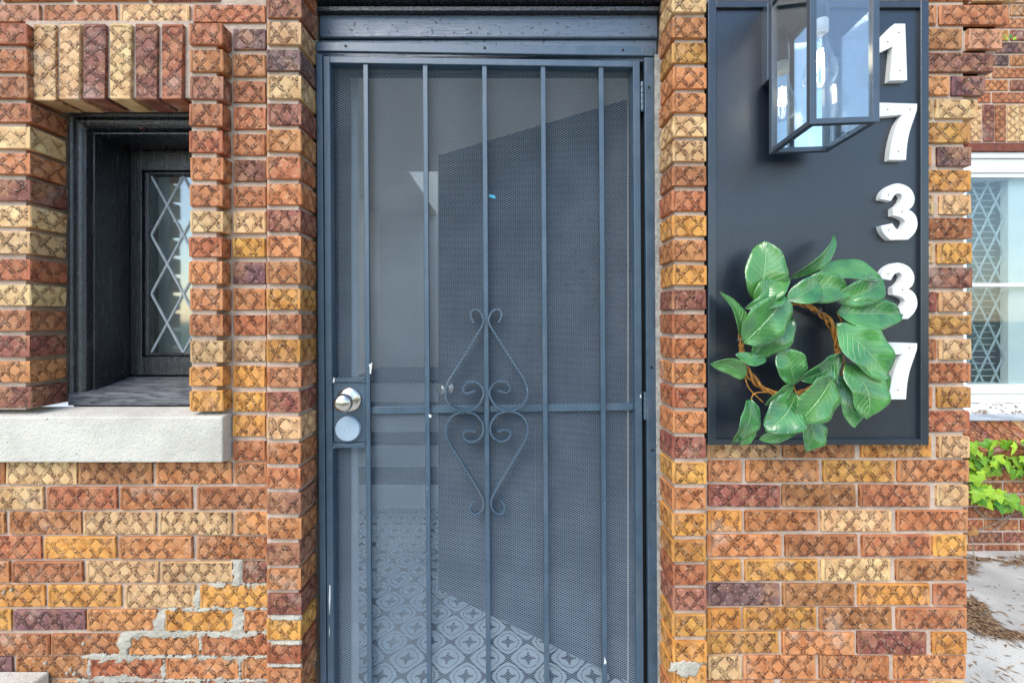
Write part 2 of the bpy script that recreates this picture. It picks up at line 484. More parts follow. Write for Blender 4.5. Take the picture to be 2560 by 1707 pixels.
class MB:
    """collects geometry in world (or local) coordinates, builds one mesh object"""
    def __init__(s):
        s.v = []; s.f = []; s.uv = []

    def add(s, verts, faces, uvs=None):
        k = len(s.v)
        s.v += [tuple(q) for q in verts]
        s.f += [tuple(i + k for i in f) for f in faces]
        s.uv += (uvs if uvs is not None else [None] * len(faces))
        return s

    def box(s, x0, x1, y0, y1, z0, z1, bev=0.0, M=None):
        if x1 < x0: x0, x1 = x1, x0
        if y1 < y0: y0, y1 = y1, y0
        if z1 < z0: z0, z1 = z1, z0
        b = min(bev, (x1 - x0) * .45, (y1 - y0) * .45, (z1 - z0) * .45)
        if b <= 0:
            vs = [(x, y, z) for x in (x0, x1) for y in (y0, y1) for z in (z0, z1)]
            fs = [(0, 1, 3, 2), (4, 6, 7, 5), (0, 4, 5, 1), (2, 3, 7, 6), (0, 2, 6, 4), (1, 5, 7, 3)]
        else:
            vs = []; idx = {}
            for i, (X, sx) in enumerate(((x0, 1), (x1, -1))):
                for j, (Y, sy) in enumerate(((y0, 1), (y1, -1))):
                    for k, (Z, sz) in enumerate(((z0, 1), (z1, -1))):
                        for ax in range(3):
                            p = [X + sx * b, Y + sy * b, Z + sz * b]
                            p[ax] = (X, Y, Z)[ax]
                            idx[(i, j, k, ax)] = len(vs); vs.append(tuple(p))
            fs = []
            for i in (0, 1):
                fs.append([idx[(i, j, k, 0)] for j, k in ((0, 0), (0, 1), (1, 1), (1, 0))])
                fs.append([idx[(j, i, k, 1)] for j, k in ((0, 0), (0, 1), (1, 1), (1, 0))])
                fs.append([idx[(j, k, i, 2)] for j, k in ((0, 0), (0, 1), (1, 1), (1, 0))])
            for i in (0, 1):
                for j in (0, 1):
                    fs.append([idx[(i, j, 0, 0)], idx[(i, j, 1, 0)], idx[(i, j, 1, 1)], idx[(i, j, 0, 1)]])
                    fs.append([idx[(i, 0, j, 0)], idx[(i, 1, j, 0)], idx[(i, 1, j, 2)], idx[(i, 0, j, 2)]])
                    fs.append([idx[(0, i, j, 1)], idx[(1, i, j, 1)], idx[(1, i, j, 2)], idx[(0, i, j, 2)]])
                    for k in (0, 1):
                        fs.append([idx[(i, j, k, a)] for a in range(3)])
        if M is not None:
            vs = [tuple(M @ Vector(q)) for q in vs]
        return s.add(vs, fs)

    def prism(s, pts, y0, y1):
        """outline pts (x,z) extruded in y from y0 to y1"""
        n = len(pts)
        vs = [(p[0], y0, p[1]) for p in pts] + [(p[0], y1, p[1]) for p in pts]
        fs = [tuple(range(n)), tuple(range(2 * n - 1, n - 1, -1))]
        fs += [(i, (i + 1) % n, n + (i + 1) % n, n + i) for i in range(n)]
        return s.add(vs, fs)

    def lathe(s, prof, c, axis=(0, -1, 0), seg=32):
        """prof list of (radius, distance along axis)"""
        a = Vector(axis).normalized(); u = a.orthogonal().normalized(); w = a.cross(u)
        vs = []; fs = []
        for r, d in prof:
            for k in range(seg):
                t = 2 * math.pi * k / seg
                vs.append(tuple(Vector(c) + a * d + (u * math.cos(t) + w * math.sin(t)) * r))
        for i in range(len(prof) - 1):
            for k in range(seg):
                k2 = (k + 1) % seg
                fs.append((i * seg + k, i * seg + k2, (i + 1) * seg + k2, (i + 1) * seg + k))
        if prof[0][0] > 1e-5: fs.append(tuple(range(seg - 1, -1, -1)))
        if prof[-1][0] > 1e-5: fs.append(tuple((len(prof) - 1) * seg + k for k in range(seg)))
        return s.add(vs, fs)

    def tube(s, pts, r, seg=8, r1=None):
        pts = [Vector(p) for p in pts]
        n = len(pts); vs = []; fs = []
        prev = None
        for i, p in enumerate(pts):
            d = (pts[min(i + 1, n - 1)] - pts[max(i - 1, 0)]).normalized()
            u = d.orthogonal().normalized() if prev is None else (prev - d * prev.dot(d)).normalized()
            prev = u; w = d.cross(u)
            rr = r if r1 is None else r + (r1 - r) * i / (n - 1)
            for k in range(seg):
                t = 2 * math.pi * k / seg
                vs.append(tuple(p + (u * math.cos(t) + w * math.sin(t)) * rr))
        for i in range(n - 1):
            for k in range(seg):
                k2 = (k + 1) % seg
                fs.append((i * seg + k, i * seg + k2, (i + 1) * seg + k2, (i + 1) * seg + k))
        fs.append(tuple(range(seg - 1, -1, -1))); fs.append(tuple((n - 1) * seg + k for k in range(seg)))
        return s.add(vs, fs)

    def build(s, name, mat, parent=None, origin=None, smooth=False, label=None, recalc=True):
        me = bpy.data.meshes.new(name)
        vs = s.v
        if origin is not None:
            ox, oy, oz = origin
            vs = [(a - ox, b - oy, c - oz) for a, b, c in vs]
        me.from_pydata(vs, [], s.f)
        if any(u is not None for u in s.uv):
            lay = me.uv_layers.new(name='UVMap')
            for poly, u in zip(me.polygons, s.uv):
                if u:
                    for li, q in zip(poly.loop_indices, u):
                        lay.data[li].uv = q
        if recalc:
            bm = bmesh.new(); bm.from_mesh(me)
            bmesh.ops.recalc_face_normals(bm, faces=bm.faces)
            bm.to_mesh(me); bm.free()
        if smooth:
            me.polygons.foreach_set('use_smooth', [True] * len(me.polygons))
        me.materials.append(MT[mat])
        o = bpy.data.objects.new(name, me)
        if parent is not None: o.parent = parent
        if label: o['label'] = label
        return link(o)


def loc(root):
    return tuple(root.location)


# ------------------------------------------------------------------ bricks
BRICK = {}
S_STRETCH, S_HEAD = (0.205, 0.057), (0.095, 0.057)


def brick_mesh(L, H, D, vert=False, seed=0):
    rr = random.Random(seed)
    mb = MB().box(-L / 2, L / 2, 0, D, -H / 2, H / 2, 0.0022)
    me = bpy.data.meshes.new('brick')
    j = lambda: rr.uniform(-0.0017, 0.0017)
    me.from_pydata([(x + j(), y + j() * .6, z + j()) for x, y, z in mb.v], [], mb.f)
    bm = bmesh.new(); bm.from_mesh(me)
    bmesh.ops.recalc_face_normals(bm, faces=bm.faces)
    bm.to_mesh(me); bm.free()
    l1 = me.uv_layers.new(name='UVMap'); l2 = me.uv_layers.new(name='Extent')
    for p in me.polygons:
        nx, ny, nz = (abs(q) for q in p.normal)
        for li in p.loop_indices:
            x, y, z = me.vertices[me.loops[li].vertex_index].co
            if ny >= nx and ny >= nz:
                u, v = (z, x) if vert else (x, z)
                ex = (H if vert else L) / 2; fl = 1.0
            elif nx >= nz:
                u, v = y - D / 2, z; ex = D / 2 + .01; fl = 0.8
            else:
                u, v = x, y; ex = 0.0; fl = 0.0
            l1.data[li].uv = (u, v); l2.data[li].uv = (ex, fl)
    me.materials.append(MT['brick'])
    return me


for k in range(4):
    BRICK[('s', k)] = (brick_mesh(.205, .057, .095, False, k), .205, .057)
    BRICK[('h', k)] = (brick_mesh(.095, .057, .098, False, 10 + k), .095, .057)
    BRICK[('v', k)] = (brick_mesh(.060, .205, .078, True, 20 + k), .060, .205)

PAL = {'o': (198, 132, 82), 'r': (181, 111, 73), 'm': (147, 90, 74), 'p': (122, 88, 88), 'b': (222, 184, 132),
       'y': (208, 148, 72), 't': (206, 148, 112), 'd': (172, 112, 66)}
brng = random.Random(3)


def brick(wall, x0, x1, z0, z1, Y, code, typ=None, tiltz=True):
    """one brick as its own object; world extents of the face"""
    L = x1 - x0; H = z1 - z0
    if typ is None:
        typ = 's' if L > 0.125 else 'h'
    me, l0, h0 = BRICK[(typ, brng.randrange(4))]
    o = bpy.data.objects.new('brick', me)
    o.parent = wall
    wl = wall.location
    o.location = ((x0 + x1) / 2 - wl.x, Y + brng.uniform(-.0015, .0015) - wl.y, (z0 + z1) / 2 - wl.z)
    o.scale = (L / l0, 1, H / h0)
    o.rotation_euler = (brng.uniform(-.008, .008), brng.uniform(-.004, .004), brng.uniform(-.008, .008))
    c = PAL[code]
    k = brng.uniform(0.90, 1.08); hh = brng.uniform(-7, 7)
    rgb = lin(min(255, c[0] * k), min(255, c[1] * k + hh), min(255, c[2] * k + hh * .5))
    o.color = (rgb[0] * .96, rgb[1] * .96, rgb[2] * .96, 1)
    link(o)
    return o


def bpx(wall, x0, x1, y0, y1, Y, code, typ=None):
    return brick(wall, PX(x0, Y), PX(x1, Y), PZ(y1, Y), PZ(y0, Y), Y, code, typ)


YP, YW = 0.0, 0.03     # proud pillars, wall face

# ================================================================== SETTING
mb = MB()
mb.add([(-400, -400, 0), (400, -400, 0), (400, 400, 0), (-400, 400, 0)], [(0, 1, 2, 3)])
gr = mb.build('ground', 'concrete', recalc=False)
tag(gr, 'pale grey concrete ground beside the porch', 'ground', kind='structure')

g = Mat('lawn', 0.9)
co = g.coord()
g.set('Base Color', g.mix(g.noise(co, 3, 5), (0.035, 0.06, 0.018), (0.07, 0.10, 0.03)))
MT['lawn'] = g.m
speck_mat('asphalt', (0.055, 0.055, 0.055), 0.9, scale=3)
mb = MB().add([(-400, -400, .004), (400, -400, .004), (400, -2.6, .004), (-400, -2.6, .004)], [(0, 1, 2, 3)])
tag(mb.build('lawn', 'lawn', recalc=False), 'lawn in front of the house', 'lawn', kind='structure')
mb = MB().add([(-400, -17, .008), (400, -17, .008), (400, -8, .008), (-400, -8, .008)], [(0, 1, 2, 3)])
tag(mb.build('road', 'asphalt', recalc=False), 'asphalt street in front of the house', 'road', kind='structure')

# ---- left brick wall
WL = thing('brick_wall', 'brick wall left of the door with leaded window and patched grey mortar', 'wall', (-1.2, 0.05, 0))
OL = loc(WL)
mo = MB()
zs = PZ(1160, YW)
zt = 2.75
mo.box(-2.3, PX(748, .05), YW + .007, .22, 0, zs)                                  # under the sill
mo.box(PX(563, .05), PX(672, .05), YW + .007, .22, zs, zt)                          # column b
mo.box(PX(481, .01), PX(566, .05), YP + .008, .25, PZ(1030, 0), PZ(56, 0))                 # window side column
mo.box(PX(669, .01), PX(747, .01), YP + .0082, .16, 0, zt)                          # door side pillar
mo.box(-2.3, PX(66, .01), YP + .0082, .13, PZ(1025, 0), PZ(58, 0))                  # left jamb
mo.box(-2.3, -1.655, YW + .0078, .2, zs, PZ(1025, 0))
mo.box(-2.3, PX(563, .05), YW + .0074, .22, PZ(52, YW), zt)                         # above
mo.box(PX(60, .02), PX(481, .02), .024, .088, PZ(243, .02), PZ(50, .02))            # behind soldiers
mo.box(-2.3, PX(563, .05), .0905, .2, PZ(275, .09), PZ(45, .09))
mo.build('mortar_bed', 'mortar', WL, OL)

# lower courses: zoom coordinates (scale 2.501, y from 1080)
lower = [
    (190, 325, [(-420, 20, 'o'), (35, 475, 'b'), (490, 945, 'o'), (970, 1443, 'o'), (1462, 1670, 'r')]),
    (346, 488, [(-190, 268, 'b'), (290, 727, 'r'), (750, 1196, 'd'), (1228, 1672, 'r')]),
    (503, 640, [(-430, 25, 'o'), (50, 500, 'o'), (520, 965, 'b'), (988, 1443, 'b'), (1468, 1680, 'o')]),
    (657, 795, [(-200, 250, 'r'), (272, 722, 'y'), (742, 1200, 'o'), (1228, 1688, 'd')]),
    (812, 942, [(-400, 52, 'o'), (73, 513, 'r'), (535, 982, 'b'), (1002, 1455, 'b'), (1515, 1698, 'm')]),
    (962, 1096, [(-180, 272, 'y'), (293, 750, 'y'), (778, 1215, 'b'), (1250, 1700, 'y')]),
    (1115, 1242, [(-390, 65, 'y'), (80, 530, 'p'), (545, 975, 'o'), (1030, 1460, 'y'), (1525, 1698, 'o')]),
    (1268, 1396, [(-150, 303, 'r'), (315, 745, 'o'), (803, 1245, 'o'), (1258, 1690, 'r')]),
    (1413, 1540, [(-380, 70, 'p'), (92, 545, 'd'), (565, 1010, 'r'), (1035, 1487, 'o'), (1508, 1705, 'o')]),
    (1560, 1695, [(-150, 300, 'o'), (320, 770, 'b'), (790, 1240, 'o'), (1262, 1705, 'r')]),
    (1712, 1850, [(-380, 75, 'o'), (95, 545, 'r'), (565, 1015, 'o'), (1035, 1487, 'y'), (1508, 1705, 'o')]),
]
for y0, y1, bs in lower:
    for x0, x1, c in bs:
        bpx(WL, x0 / 2.501, x1 / 2.501, 1080 + y0 / 2.501, 1080 + y1 / 2.501, YW, c)


def column(wall, x0, x1, tops, last, codes, Y, jx=1.5, gap=12.0):
    for i, c in enumerate(codes):
        y0 = tops[i]
        y1 = (tops[i + 1] if i + 1 < len(tops) else last + gap) - gap
        d = brng.uniform(-jx, jx)
        bpx(wall, x0 + d, x1 + d, y0, y1, Y, c, 'h')


TA = [59, 124, 191, 260, 327, 393, 461, 527, 592, 654, 721, 787, 851, 918, 977]
column(WL, 473, 557, TA, 1028, 'romrroobroorbyy', YP)
TB = [72, 136, 203, 268, 335, 400, 466, 529, 595, 655, 722, 787, 850, 915, 980, 1040, 1103]
column(WL, 582, 663, TB, 1152, 'porrrmrbyporbyyyr'.replace(' ', ''), YW)
TC = [-210, -143, -77, -10, 57, 124, 189, 258, 324, 391, 459, 524, 590, 654, 721, 786, 848, 917, 980, 1043,
      1110, 1172, 1234, 1298, 1360, 1424, 1486, 1550, 1612, 1672, 1733]
column(WL, 666, 752, TC, 1784, 'obrmbpbmoromooyryrmbormomomyrro', YP)
TL = [59, 123, 191, 258, 318, 384, 448, 514, 579, 647, 712, 776, 840, 904, 968]
for i, c in enumerate('rorrbombbrbrmom'):
    y1 = (TL[i + 1] if i < 14 else 1032) - 12
    bpx(WL, -13 if i > 2 else -20, 76 if i > 2 else 68, TL[i], y1, YP, c, 'h')
    bpx(WL, -208, -24, TL[i], y1, YP, 'orybm'[i % 5], 's')
for x0, x1, c in [(232, 382, 'b'), (412, 560, 'b'), (587, 735, 'm'), (772, 915, 'b'), (950, 1095, 'm'), (1130, 1280, 'r')]:
    bpx(WL, x0 / 2.8, x1 / 2.8, 60, 249, .014, c, 'v')
for x0, x1, c in [(-230, 275, 't'), (300, 805, 'r'), (840, 1320, 'b'), (1350, 1850, 'r')]:
    bpx(WL, x0 / 2.8, x1 / 2.8, 12, 55, YW, c, 's')
for x0, x1, c in [(-500, -20, 'o'), (10, 490, 'd'), (520, 1020, 'o'), (1050, 1530, 'm')]:
    bpx(WL, x0 / 2.8, x1 / 2.8, -50, 1, YW, c, 's')


for r_ in range(2):
    for k in range(5):
        xx = -640 + k * 510 + (250 if r_ == 0 else 0)
        bpx(WL, xx / 2.8, min(xx + 482, 1850) / 2.8, -112 - r_ * 62, -62 - r_ * 62, YW, 'orbdmyrot'[(k + r_ * 4) % 9], 's')


# courses running on to the left, outside the frame
for y0, y1, bs in lower:
    for k in range(2):
        x1 = bs[0][0] - 20 - k * 465
        bpx(WL, (x1 - 445) / 2.501, x1 / 2.501, 1080 + y0 / 2.501, 1080 + y1 / 2.501, YW, 'orydbm'[int(y0 + k) % 6])
for i in range(15):
    y1 = (TL[i + 1] if i < 14 else 1032) - 12
    for k in range(2):
        bpx(WL, -403 - k * 195, -219 - k * 195, TL[i], y1, YP, 'oyrbdr'[(i + k * 2) % 6], 's')
for r_ in range(2):
    for k in range(3):
        xb = -1.66 - k * .217
        brick(WL, xb - .205, xb, zs + .008 + r_ * .071, zs + .066 + r_ * .071, YW, 'orybrd'[(k + r_ * 2) % 6])
for r_, (yy0, yy1) in enumerate(((12, 55), (-50, 1), (-112, -62), (-174, -124))):
    for k in range(2):
        xb = (-245 - (270 if r_ in (1, 3) else 420 if r_ == 3 else 0) - k * 510) / 2.8
        bpx(WL, xb - 172, xb, yy0, yy1, YW, 'robdyo'[(k + r_) % 6], 's')


# light grey cement smears of the repointed corner
def smear(wall, name, x0, x1, y0, y1, Y, fn, step=1.6, hgt=0.004):
    """fn(px,py) > 0 inside; builds a lumpy skin at depth Y"""
    nx = int((x1 - x0) / step); ny = int((y1 - y0) / step)
    idx = {}; vs = []; fs = []
    ins = [[fn(x0 + i * step, y0 + j * step) for i in range(nx + 1)] for j in range(ny + 1)]

    def vid(i, j):
        if (i, j) not in idx:
            px = x0 + i * step; py = y0 + j * step
            f = max(0.0, min(1.0, ins[j][i] * .35))
            n = mnoise.noise(Vector((px * .09, py * .09, 3.1))) + .6 * mnoise.noise(Vector((px * .3, py * .3, 7)))
            p = P(px, py, Y)
            p.y += 0.004 - f * (hgt + 0.004) - n * 0.0018 * f
            idx[(i, j)] = len(vs); vs.append(tuple(p))
        return idx[(i, j)]
    for j in range(ny):
        for i in range(nx):
            q = (ins[j][i], ins[j][i + 1], ins[j + 1][i + 1], ins[j + 1][i])
            if min(q) > -0.6 and max(q) > 0:
                fs.append((vid(i, j), vid(i + 1, j), vid(i + 1, j + 1), vid(i, j + 1)))
    mbb = MB().add(vs, fs)
    o = mbb.build(name, 'cement', wall, loc(wall), smooth=True, recalc=False,
                  label='light grey cement smeared over the joints')
    o['kind'] = 'stuff'
    return o


RECTS = [(a / 2.501, b / 2.501, 1080 + y0 / 2.501, 1080 + y1 / 2.501) for y0, y1, bs in lower for a, b, c in bs]


def cement_field(px, py):
    d = 1e9
    inside = -1e9
    for a, b, c, e in RECTS:
        q = min(px - a, b - px, py - c, e - py)
        inside = max(inside, q)
    # inside >0 : over a brick face (distance from its edge); <0 : in a joint
    zx, zy = px * 2.501, (py - 1080) * 2.501
    n = mnoise.noise(Vector((px * .05, py * .05, 0))) * 5 + mnoise.noise(Vector((px * .16, py * .16, 5))) * 3.2
    # region weight: right of a diagonal line, below row e
    reg = min((zy - 935 + mnoise.noise(Vector((px * .03, 1, 0))) * 40) / 14, (zx - (1330 - (zy - 935) * 1.75)) / 30)
    if zy < 960:
        reg = max(reg, min((zx - 1440) / 6, (zy - 800) / 6, (1512 - zx) / 6))
    lump = 0
    for (lx, ly, rx, ry) in [(800, 1300, 140, 60), (700, 1420, 160, 60), (640, 1225, 120, 30), (1480, 1240, 60, 90),
                             (1230, 1010, 40, 60), (1000, 1170, 60, 90), (720, 1530, 160, 40), (1000, 1270, 300, 30)]:
        lump = max(lump, 1 - ((zx - lx) / rx) ** 2 - ((zy - ly) / ry) ** 2)
    return min(reg, 1.5 - inside + n * 1.9 + lump * 10)


smear(WL, 'cement_smear', 190, 682, 1396, 1720, YW - .0005, cement_field, 1.6, .0022)


def blob_field(cx, cy, rx, ry):
    def fn(px, py):
        n = mnoise.noise(Vector((px * .07, py * .07, 2))) * .55 + mnoise.noise(Vector((px * .2, py * .2, 9))) * .25
        return (1 - ((px - cx) / rx) ** 2 - ((py - cy) / ry) ** 2 + n) * 6
    return fn


def joint_field(y, x0, x1, h):
    def fn(px, py):
        n = mnoise.noise(Vector((px * .06, py * .06, 4))) * 4
        return min(h - abs(py - y) + n, px - x0, x1 - px) * .6
    return fn


for yy, hh in ((1545, 7), (1607, 6), (1664, 5)):
    smear(WL, 'cement_smear', 672, 760, yy - 16, yy + 16, YP + .0015, joint_field(yy, 676, 754, hh))
for (bx, by) in [(113, 1657), (167, 1682), (186, 1683), (10, 1480), (28, 1475), (176, 1673), (208, 1608)]:
    smear(WL, 'cement_smear', bx - 8, bx + 8, by - 9, by + 9, YW - .001, blob_field(bx, by, 4.2, 4.8), 1.2, .003)

# ---- right brick wall
WR = thing('brick_wall', 'brick wall right of the door carrying the house number board', 'wall', (1.0, 0.05, 0))
OR = loc(WR)
mo = MB()
xr = PX(2419, YW)
mo.box(PX(1752, .03), xr - .006, YW + .007, .16, 0, 2.75)
mo.box(xr - .10, xr - .006, .158, 1.36, 0, 2.75)                                     # return wall of the porch
mo.box(PX(1686, .01), PX(1760, .01), YP + .0082, .15, 0, 2.75)
mo.build('mortar_bed', 'mortar', WR, OR)
rows = [
    (10, 145, [(328, 785, 'b'), (803, 1258, 'o'), (1298, 1745, 'y'), (1785, 1983, 'b')]),
    (165, 298, [(330, 542, 'r'), (575, 1032, 'o'), (1058, 1510, 'y'), (1535, 1985, 'o')]),
    (320, 452, [(330, 783, 'm'), (803, 1262, 'd'), (1287, 1730, 'r'), (1778, 1980, 'b')]),
    (480, 610, [(330, 543, 'y'), (563, 1027, 'd'), (1045, 1490, 'b'), (1525, 1978, 'o')]),
    (635, 770, [(328, 795, 'o'), (818, 1277, 'd'), (1303, 1745, 'r'), (1760, 1974, 'y')]),
    (790, 925, [(330, 540, 'y'), (563, 1027, 'y'), (1052, 1488, 'b'), (1520, 1972, 'd')]),
    (945, 1080, [(328, 783, 'p'), (803, 1255, 'd'), (1280, 1733, 'y'), (1763, 1970, 'r')]),
    (1098, 1232, [(328, 540, 'y'), (557, 1015, 'y'), (1040, 1495, 'd'), (1525, 1970, 'r')]),
    (1250, 1388, [(322, 778, 'y'), (800, 1253, 'o'), (1275, 1713, 'm'), (1752, 1966, 'y')]),
    (1402, 1545, [(328, 540, 'b'), (558, 1012, 'o'), (1035, 1475, 'd'), (1510, 1964, 'o')]),
    (1560, 1695, [(330, 750, 'o'), (800, 1250, 'o'), (1270, 1730, 'r'), (1752, 1960, 'b')]),
    (1712, 1850, [(330, 542, 'r'), (575, 1032, 'o'), (1058, 1510, 'y'), (1535, 1960, 'o')]),
]
for y0, y1, bs in rows:
    for x0, x1, c in bs:
        bpx(WR, 1640 + x0 / 2.529, 1640 + x1 / 2.529, 1087 + y0 / 2.529, 1087 + y1 / 2.529, YW, c)
side = [
    (-166, [(-1410, -1100, 'b'), (-1080, -560, 'o'), (-540, -120, 'd'), (-100, 420, 'r'), (440, 860, 'o')]),
    (-107, [(-1410, -880, 'o'), (-860, -350, 'r'), (-330, 175, 'o'), (200, 682, 'y')]),  # y0 (photo px), [(x0,x1,code)] in zoom px (2.8, from 2280), partly behind the board
    (-48, [(-1410, -1160, 'y'), (-1140, -630, 'r'), (-610, -120, 'b'), (-100, 420, 'o'), (440, 745, 'b')]),
    (12, [(-330, 175, 'o'), (200, 682, 'r')]), (71, [(-160, 355, 'o'), (402, 635, 't')]), (132, [(50, 568, 'm')]),
    (190, [(-250, 262, 'o'), (283, 515, 'p')]), (249, [(-360, 150, 'b'), (168, 460, 'b')]), (306, [(-95, 410, 'y')]),
    (367, [(-370, 135, 'o'), (182, 415, 'p')]), (425, [(-90, 418, 'y')]), (487, [(-350, 155, 'b'), (200, 420, 'b')]),
    (546, [(-85, 423, 'd')]), (607, [(-340, 160, 'b'), (182, 423, 'y')]), (669, [(-85, 423, 'm')]),
    (729, [(-330, 172, 'm'), (192, 423, 'b')]), (789, [(-85, 420, 'y')]), (848, [(-330, 172, 'r'), (195, 418, 'b')]),
    (909, [(-90, 416, 'r')]), (967, [(-350, 145, 'o'), (182, 410, 'y')]), (1029, [(-90, 410, 'r')]),
]
for i, (y0, bs) in enumerate(side):
    y1 = (side[i + 1][0] if i + 1 < len(side) else 1090) - 10
    for x0, x1, c in bs:
        bpx(WR, 2280 + x0 / 2.8, 2280 + x1 / 2.8, y0, y1, YW, c)
TD = [-200, -139, -77, -16, 43, 106, 168, 233, 292, 353, 415, 476, 538, 601, 663, 724, 785, 845, 907, 969, 1030, 1094,
      1157, 1221, 1285, 1351, 1415, 1474, 1537, 1603, 1666, 1728]
column(WR, 1681, 1766, TD, 1780, 'robboyoobbrryoymroorom' + 'yoyyrmyyyo', YP, 1.2, 11)
smear(WR, 'cement_smear', 1660, 1770, 1625, 1710, YP - .001, blob_field(1717, 1669, 40, 24))
for k in range(2, 7):        # corbelled upper corner: mortar under the flaring courses
    y0 = side[k][0]
    x1 = [745, 682, 635, 568, 515][k - 2]
    mbx = MB().box(xr - .02, PX(2280 + (x1 - 22) / 2.8, YW), YW + .012, .12, PZ(side[k + 1][0], YW), PZ(y0 - 10, YW))
    mbx.build('mortar_bed', 'mortar', WR, OR)

# ---- background wall of the house, set back
YB = 1.37
WB = thing('brick_wall', 'set-back brick wall behind the porch corner with white window', 'wall', (3.2, YB, 0))
OB = loc(WB)
mo = MB()
wx0, wx1 = PX(2412, YB), PX(2412, YB) + 1.05
zw0, zw1 = PZ(1036, YB), PZ(360, YB)
mo.box(xr - .05, wx0, YB + .007, YB + .25, 0, 4.4)
mo.box(wx1, 5.6, YB + .007, YB + .25, 0, 4.4)
mo.box(wx0, wx1, YB + .0072, YB + .25, 0, PZ(1075, YB))
mo.box(wx0, wx1, YB + .0072, YB + .25, zw1, 4.4)
mo.build('mortar_bed', 'mortar', WB, OB)
pz = 0.0757
z = PZ(259, YB) + .006
kk = 0
cc = 'romoypbrdmor'
while z < 3.6:
    x = wx0 - .26 + (0.108 if kk % 2 else 0)
    i = 0
    while x < wx1 + .35:
        code = {0: 'rr', 1: 'mo', 2: 'ob', 3: 'op', 4: 'pp', 5: 'my', 6: 'oo', 7: 'op'}.get(kk, 'or')[i % 2]
        brick(WB, x, x + .203, z, z + .061, YB, code); x += .217; i += 1
    z += pz; kk += 1
xs = PX(2433, YB) - .16
for i in range(18):
    brick(WB, xs + i * .0746, xs + i * .0746 + .063, PZ(353, YB), PZ(262, YB), YB, 'bmbmrb'[i % 6], 'v')
z = PZ(1388, YB)
kk = 0
while z < PZ(1120, YB):
    x = wx0 - .26 + (0.07 if kk % 2 else 0.17)
    i = 0
    while x < wx1 + .35:
        brick(WB, x, x + .203, z, z + .061, YB, ['mr', 'mm', 'ro', 'mr', 'or', 'od', 'yo', 'rd', 'or', 'ro'][kk % 10][i % 2]); x += .217; i += 1
    z += pz; kk += 1
z = PZ(1388, YB) + pz * kk
while z < 3.2:
    off = 0.07 if kk % 2 else 0.17
    if z > PZ(259, YB) - .02:
        break
    for i in range(4):
        xe = wx0 - .012 - i * .217
        if i == 0 and kk % 2:
            brick(WB, xe - .095, xe, z, z + .061, YB, 'orb'[kk % 3])
        else:
            xe += .108 if kk % 2 else 0
            brick(WB, xe - .203, xe, z, z + .061, YB, 'ormdybo'[(kk * 3 + i) % 7])
    z += pz; kk += 1
for rows_, z0_, st in ((14, PZ(259, YB) + .006, (0, .108)), (9, PZ(1388, YB), (.17, .07))):
    for r_ in range(rows_):
        for i in range(2):
            xe = wx0 - .26 + st[r_ % 2] - .014 - i * .217
            brick(WB, xe - .203, xe, z0_ + r_ * pz, z0_ + r_ * pz + .061, YB, 'ormdybo'[(r_ * 3 + i) % 7])
# sloping rowlock sill of brick
Mz = PZ(1036, YB)
for i in range(14):
    x = wx0 - .03 + i * .0755
    me, l0, h0 = BRICK[('v', i % 4)]
    o = bpy.data.objects.new('brick', me)
    o.parent = WB
    o.location = (x + .032 - OB[0], YB - .035 - OB[1], Mz - .115 - OB[2])
    o.rotation_euler = (math.radians(-52), 0, 0)
    o.scale = (.066 / l0, 1, 1.05)
    c = lin(*PAL['rmrdrbmr'[i % 8]])
    o.color = (c[0] * .9, c[1] * .9, c[2] * .9, 1)
    link(o)
mo = MB()
mo.box(wx0, wx1, YB - .02, YB + .2, Mz - .19, Mz - .13)
mo.build('sill_mortar', 'mortar', WB, OB)
mo = MB()
mo.box(wx0 + .01, wx1, YB - .012, YB + .12, PZ(380, YB), PZ(359, YB), .002)
mo.build('steel_lintel', 'rust_brown', WB, OB, label='rusty brown steel lintel over the white window')

# ---- limestone sill under the small window
LS = thing('stone_sill', 'pale limestone sill under the small leaded window', 'window sill', (PX(280, 0), -.005, PZ(1156, 0)))
mb = MB()
pts = [(-.006, PZ(1042, -.006)), (-.006, PZ(1156, -.006)), (.09, PZ(1156, -.006)), (.09, PZ(1042, -.006) + .010), (.02, PZ(1042, -.006) + .004)]
x0s, x1s = -1.65, PX(556, -.006)
vs = []
for x in (x0s, x1s):
    for y, z in pts:
        vs.append((x, y, z))
n = len(pts)
mb.add(vs, [tuple(range(n)), tuple(range(2 * n - 1, n - 1, -1))] + [(i, (i + 1) % n, n + (i + 1) % n, n + i) for i in range(n)])
o = mb.build('sill_block', 'limestone', LS, loc(LS))
bv = o.modifiers.new('bevel', 'BEVEL'); bv.width = .004; bv.segments = 2

# ---- ledge bottom left
ST = thing('stone_cap', 'pale limestone cap ending against the brick at lower left', 'stone cap', (-1.7, -.2, 0))
zl = PZ(1675, YW)
xl = PX(126, YW)
mb = MB().box(-2.4, xl, -.75, YW - .001, zl - .12, zl, .004)
mb.build('cap_slab', 'limestone', ST, loc(ST))
mb = MB().box(-2.4, xl - .03, -.70, YW - .004, 0, zl - .121)
mb.build('pedestal', 'mortar', ST, loc(ST))

# ================================================================== LEFT WINDOW
WW = thing('leaded_window', 'small black wooden window with diamond leaded glass above the limestone sill', 'window',
           (PX(280, .15), .15, PZ(1013, .1)))
OW = loc(WW)
xl_o = PX(173, .10)
xc = (PX(77, 0) + PX(473, 0)) / 2
xr_o = 2 * xc - xl_o
ztop = PZ(279, .09); zbot = PZ(1010, .10)


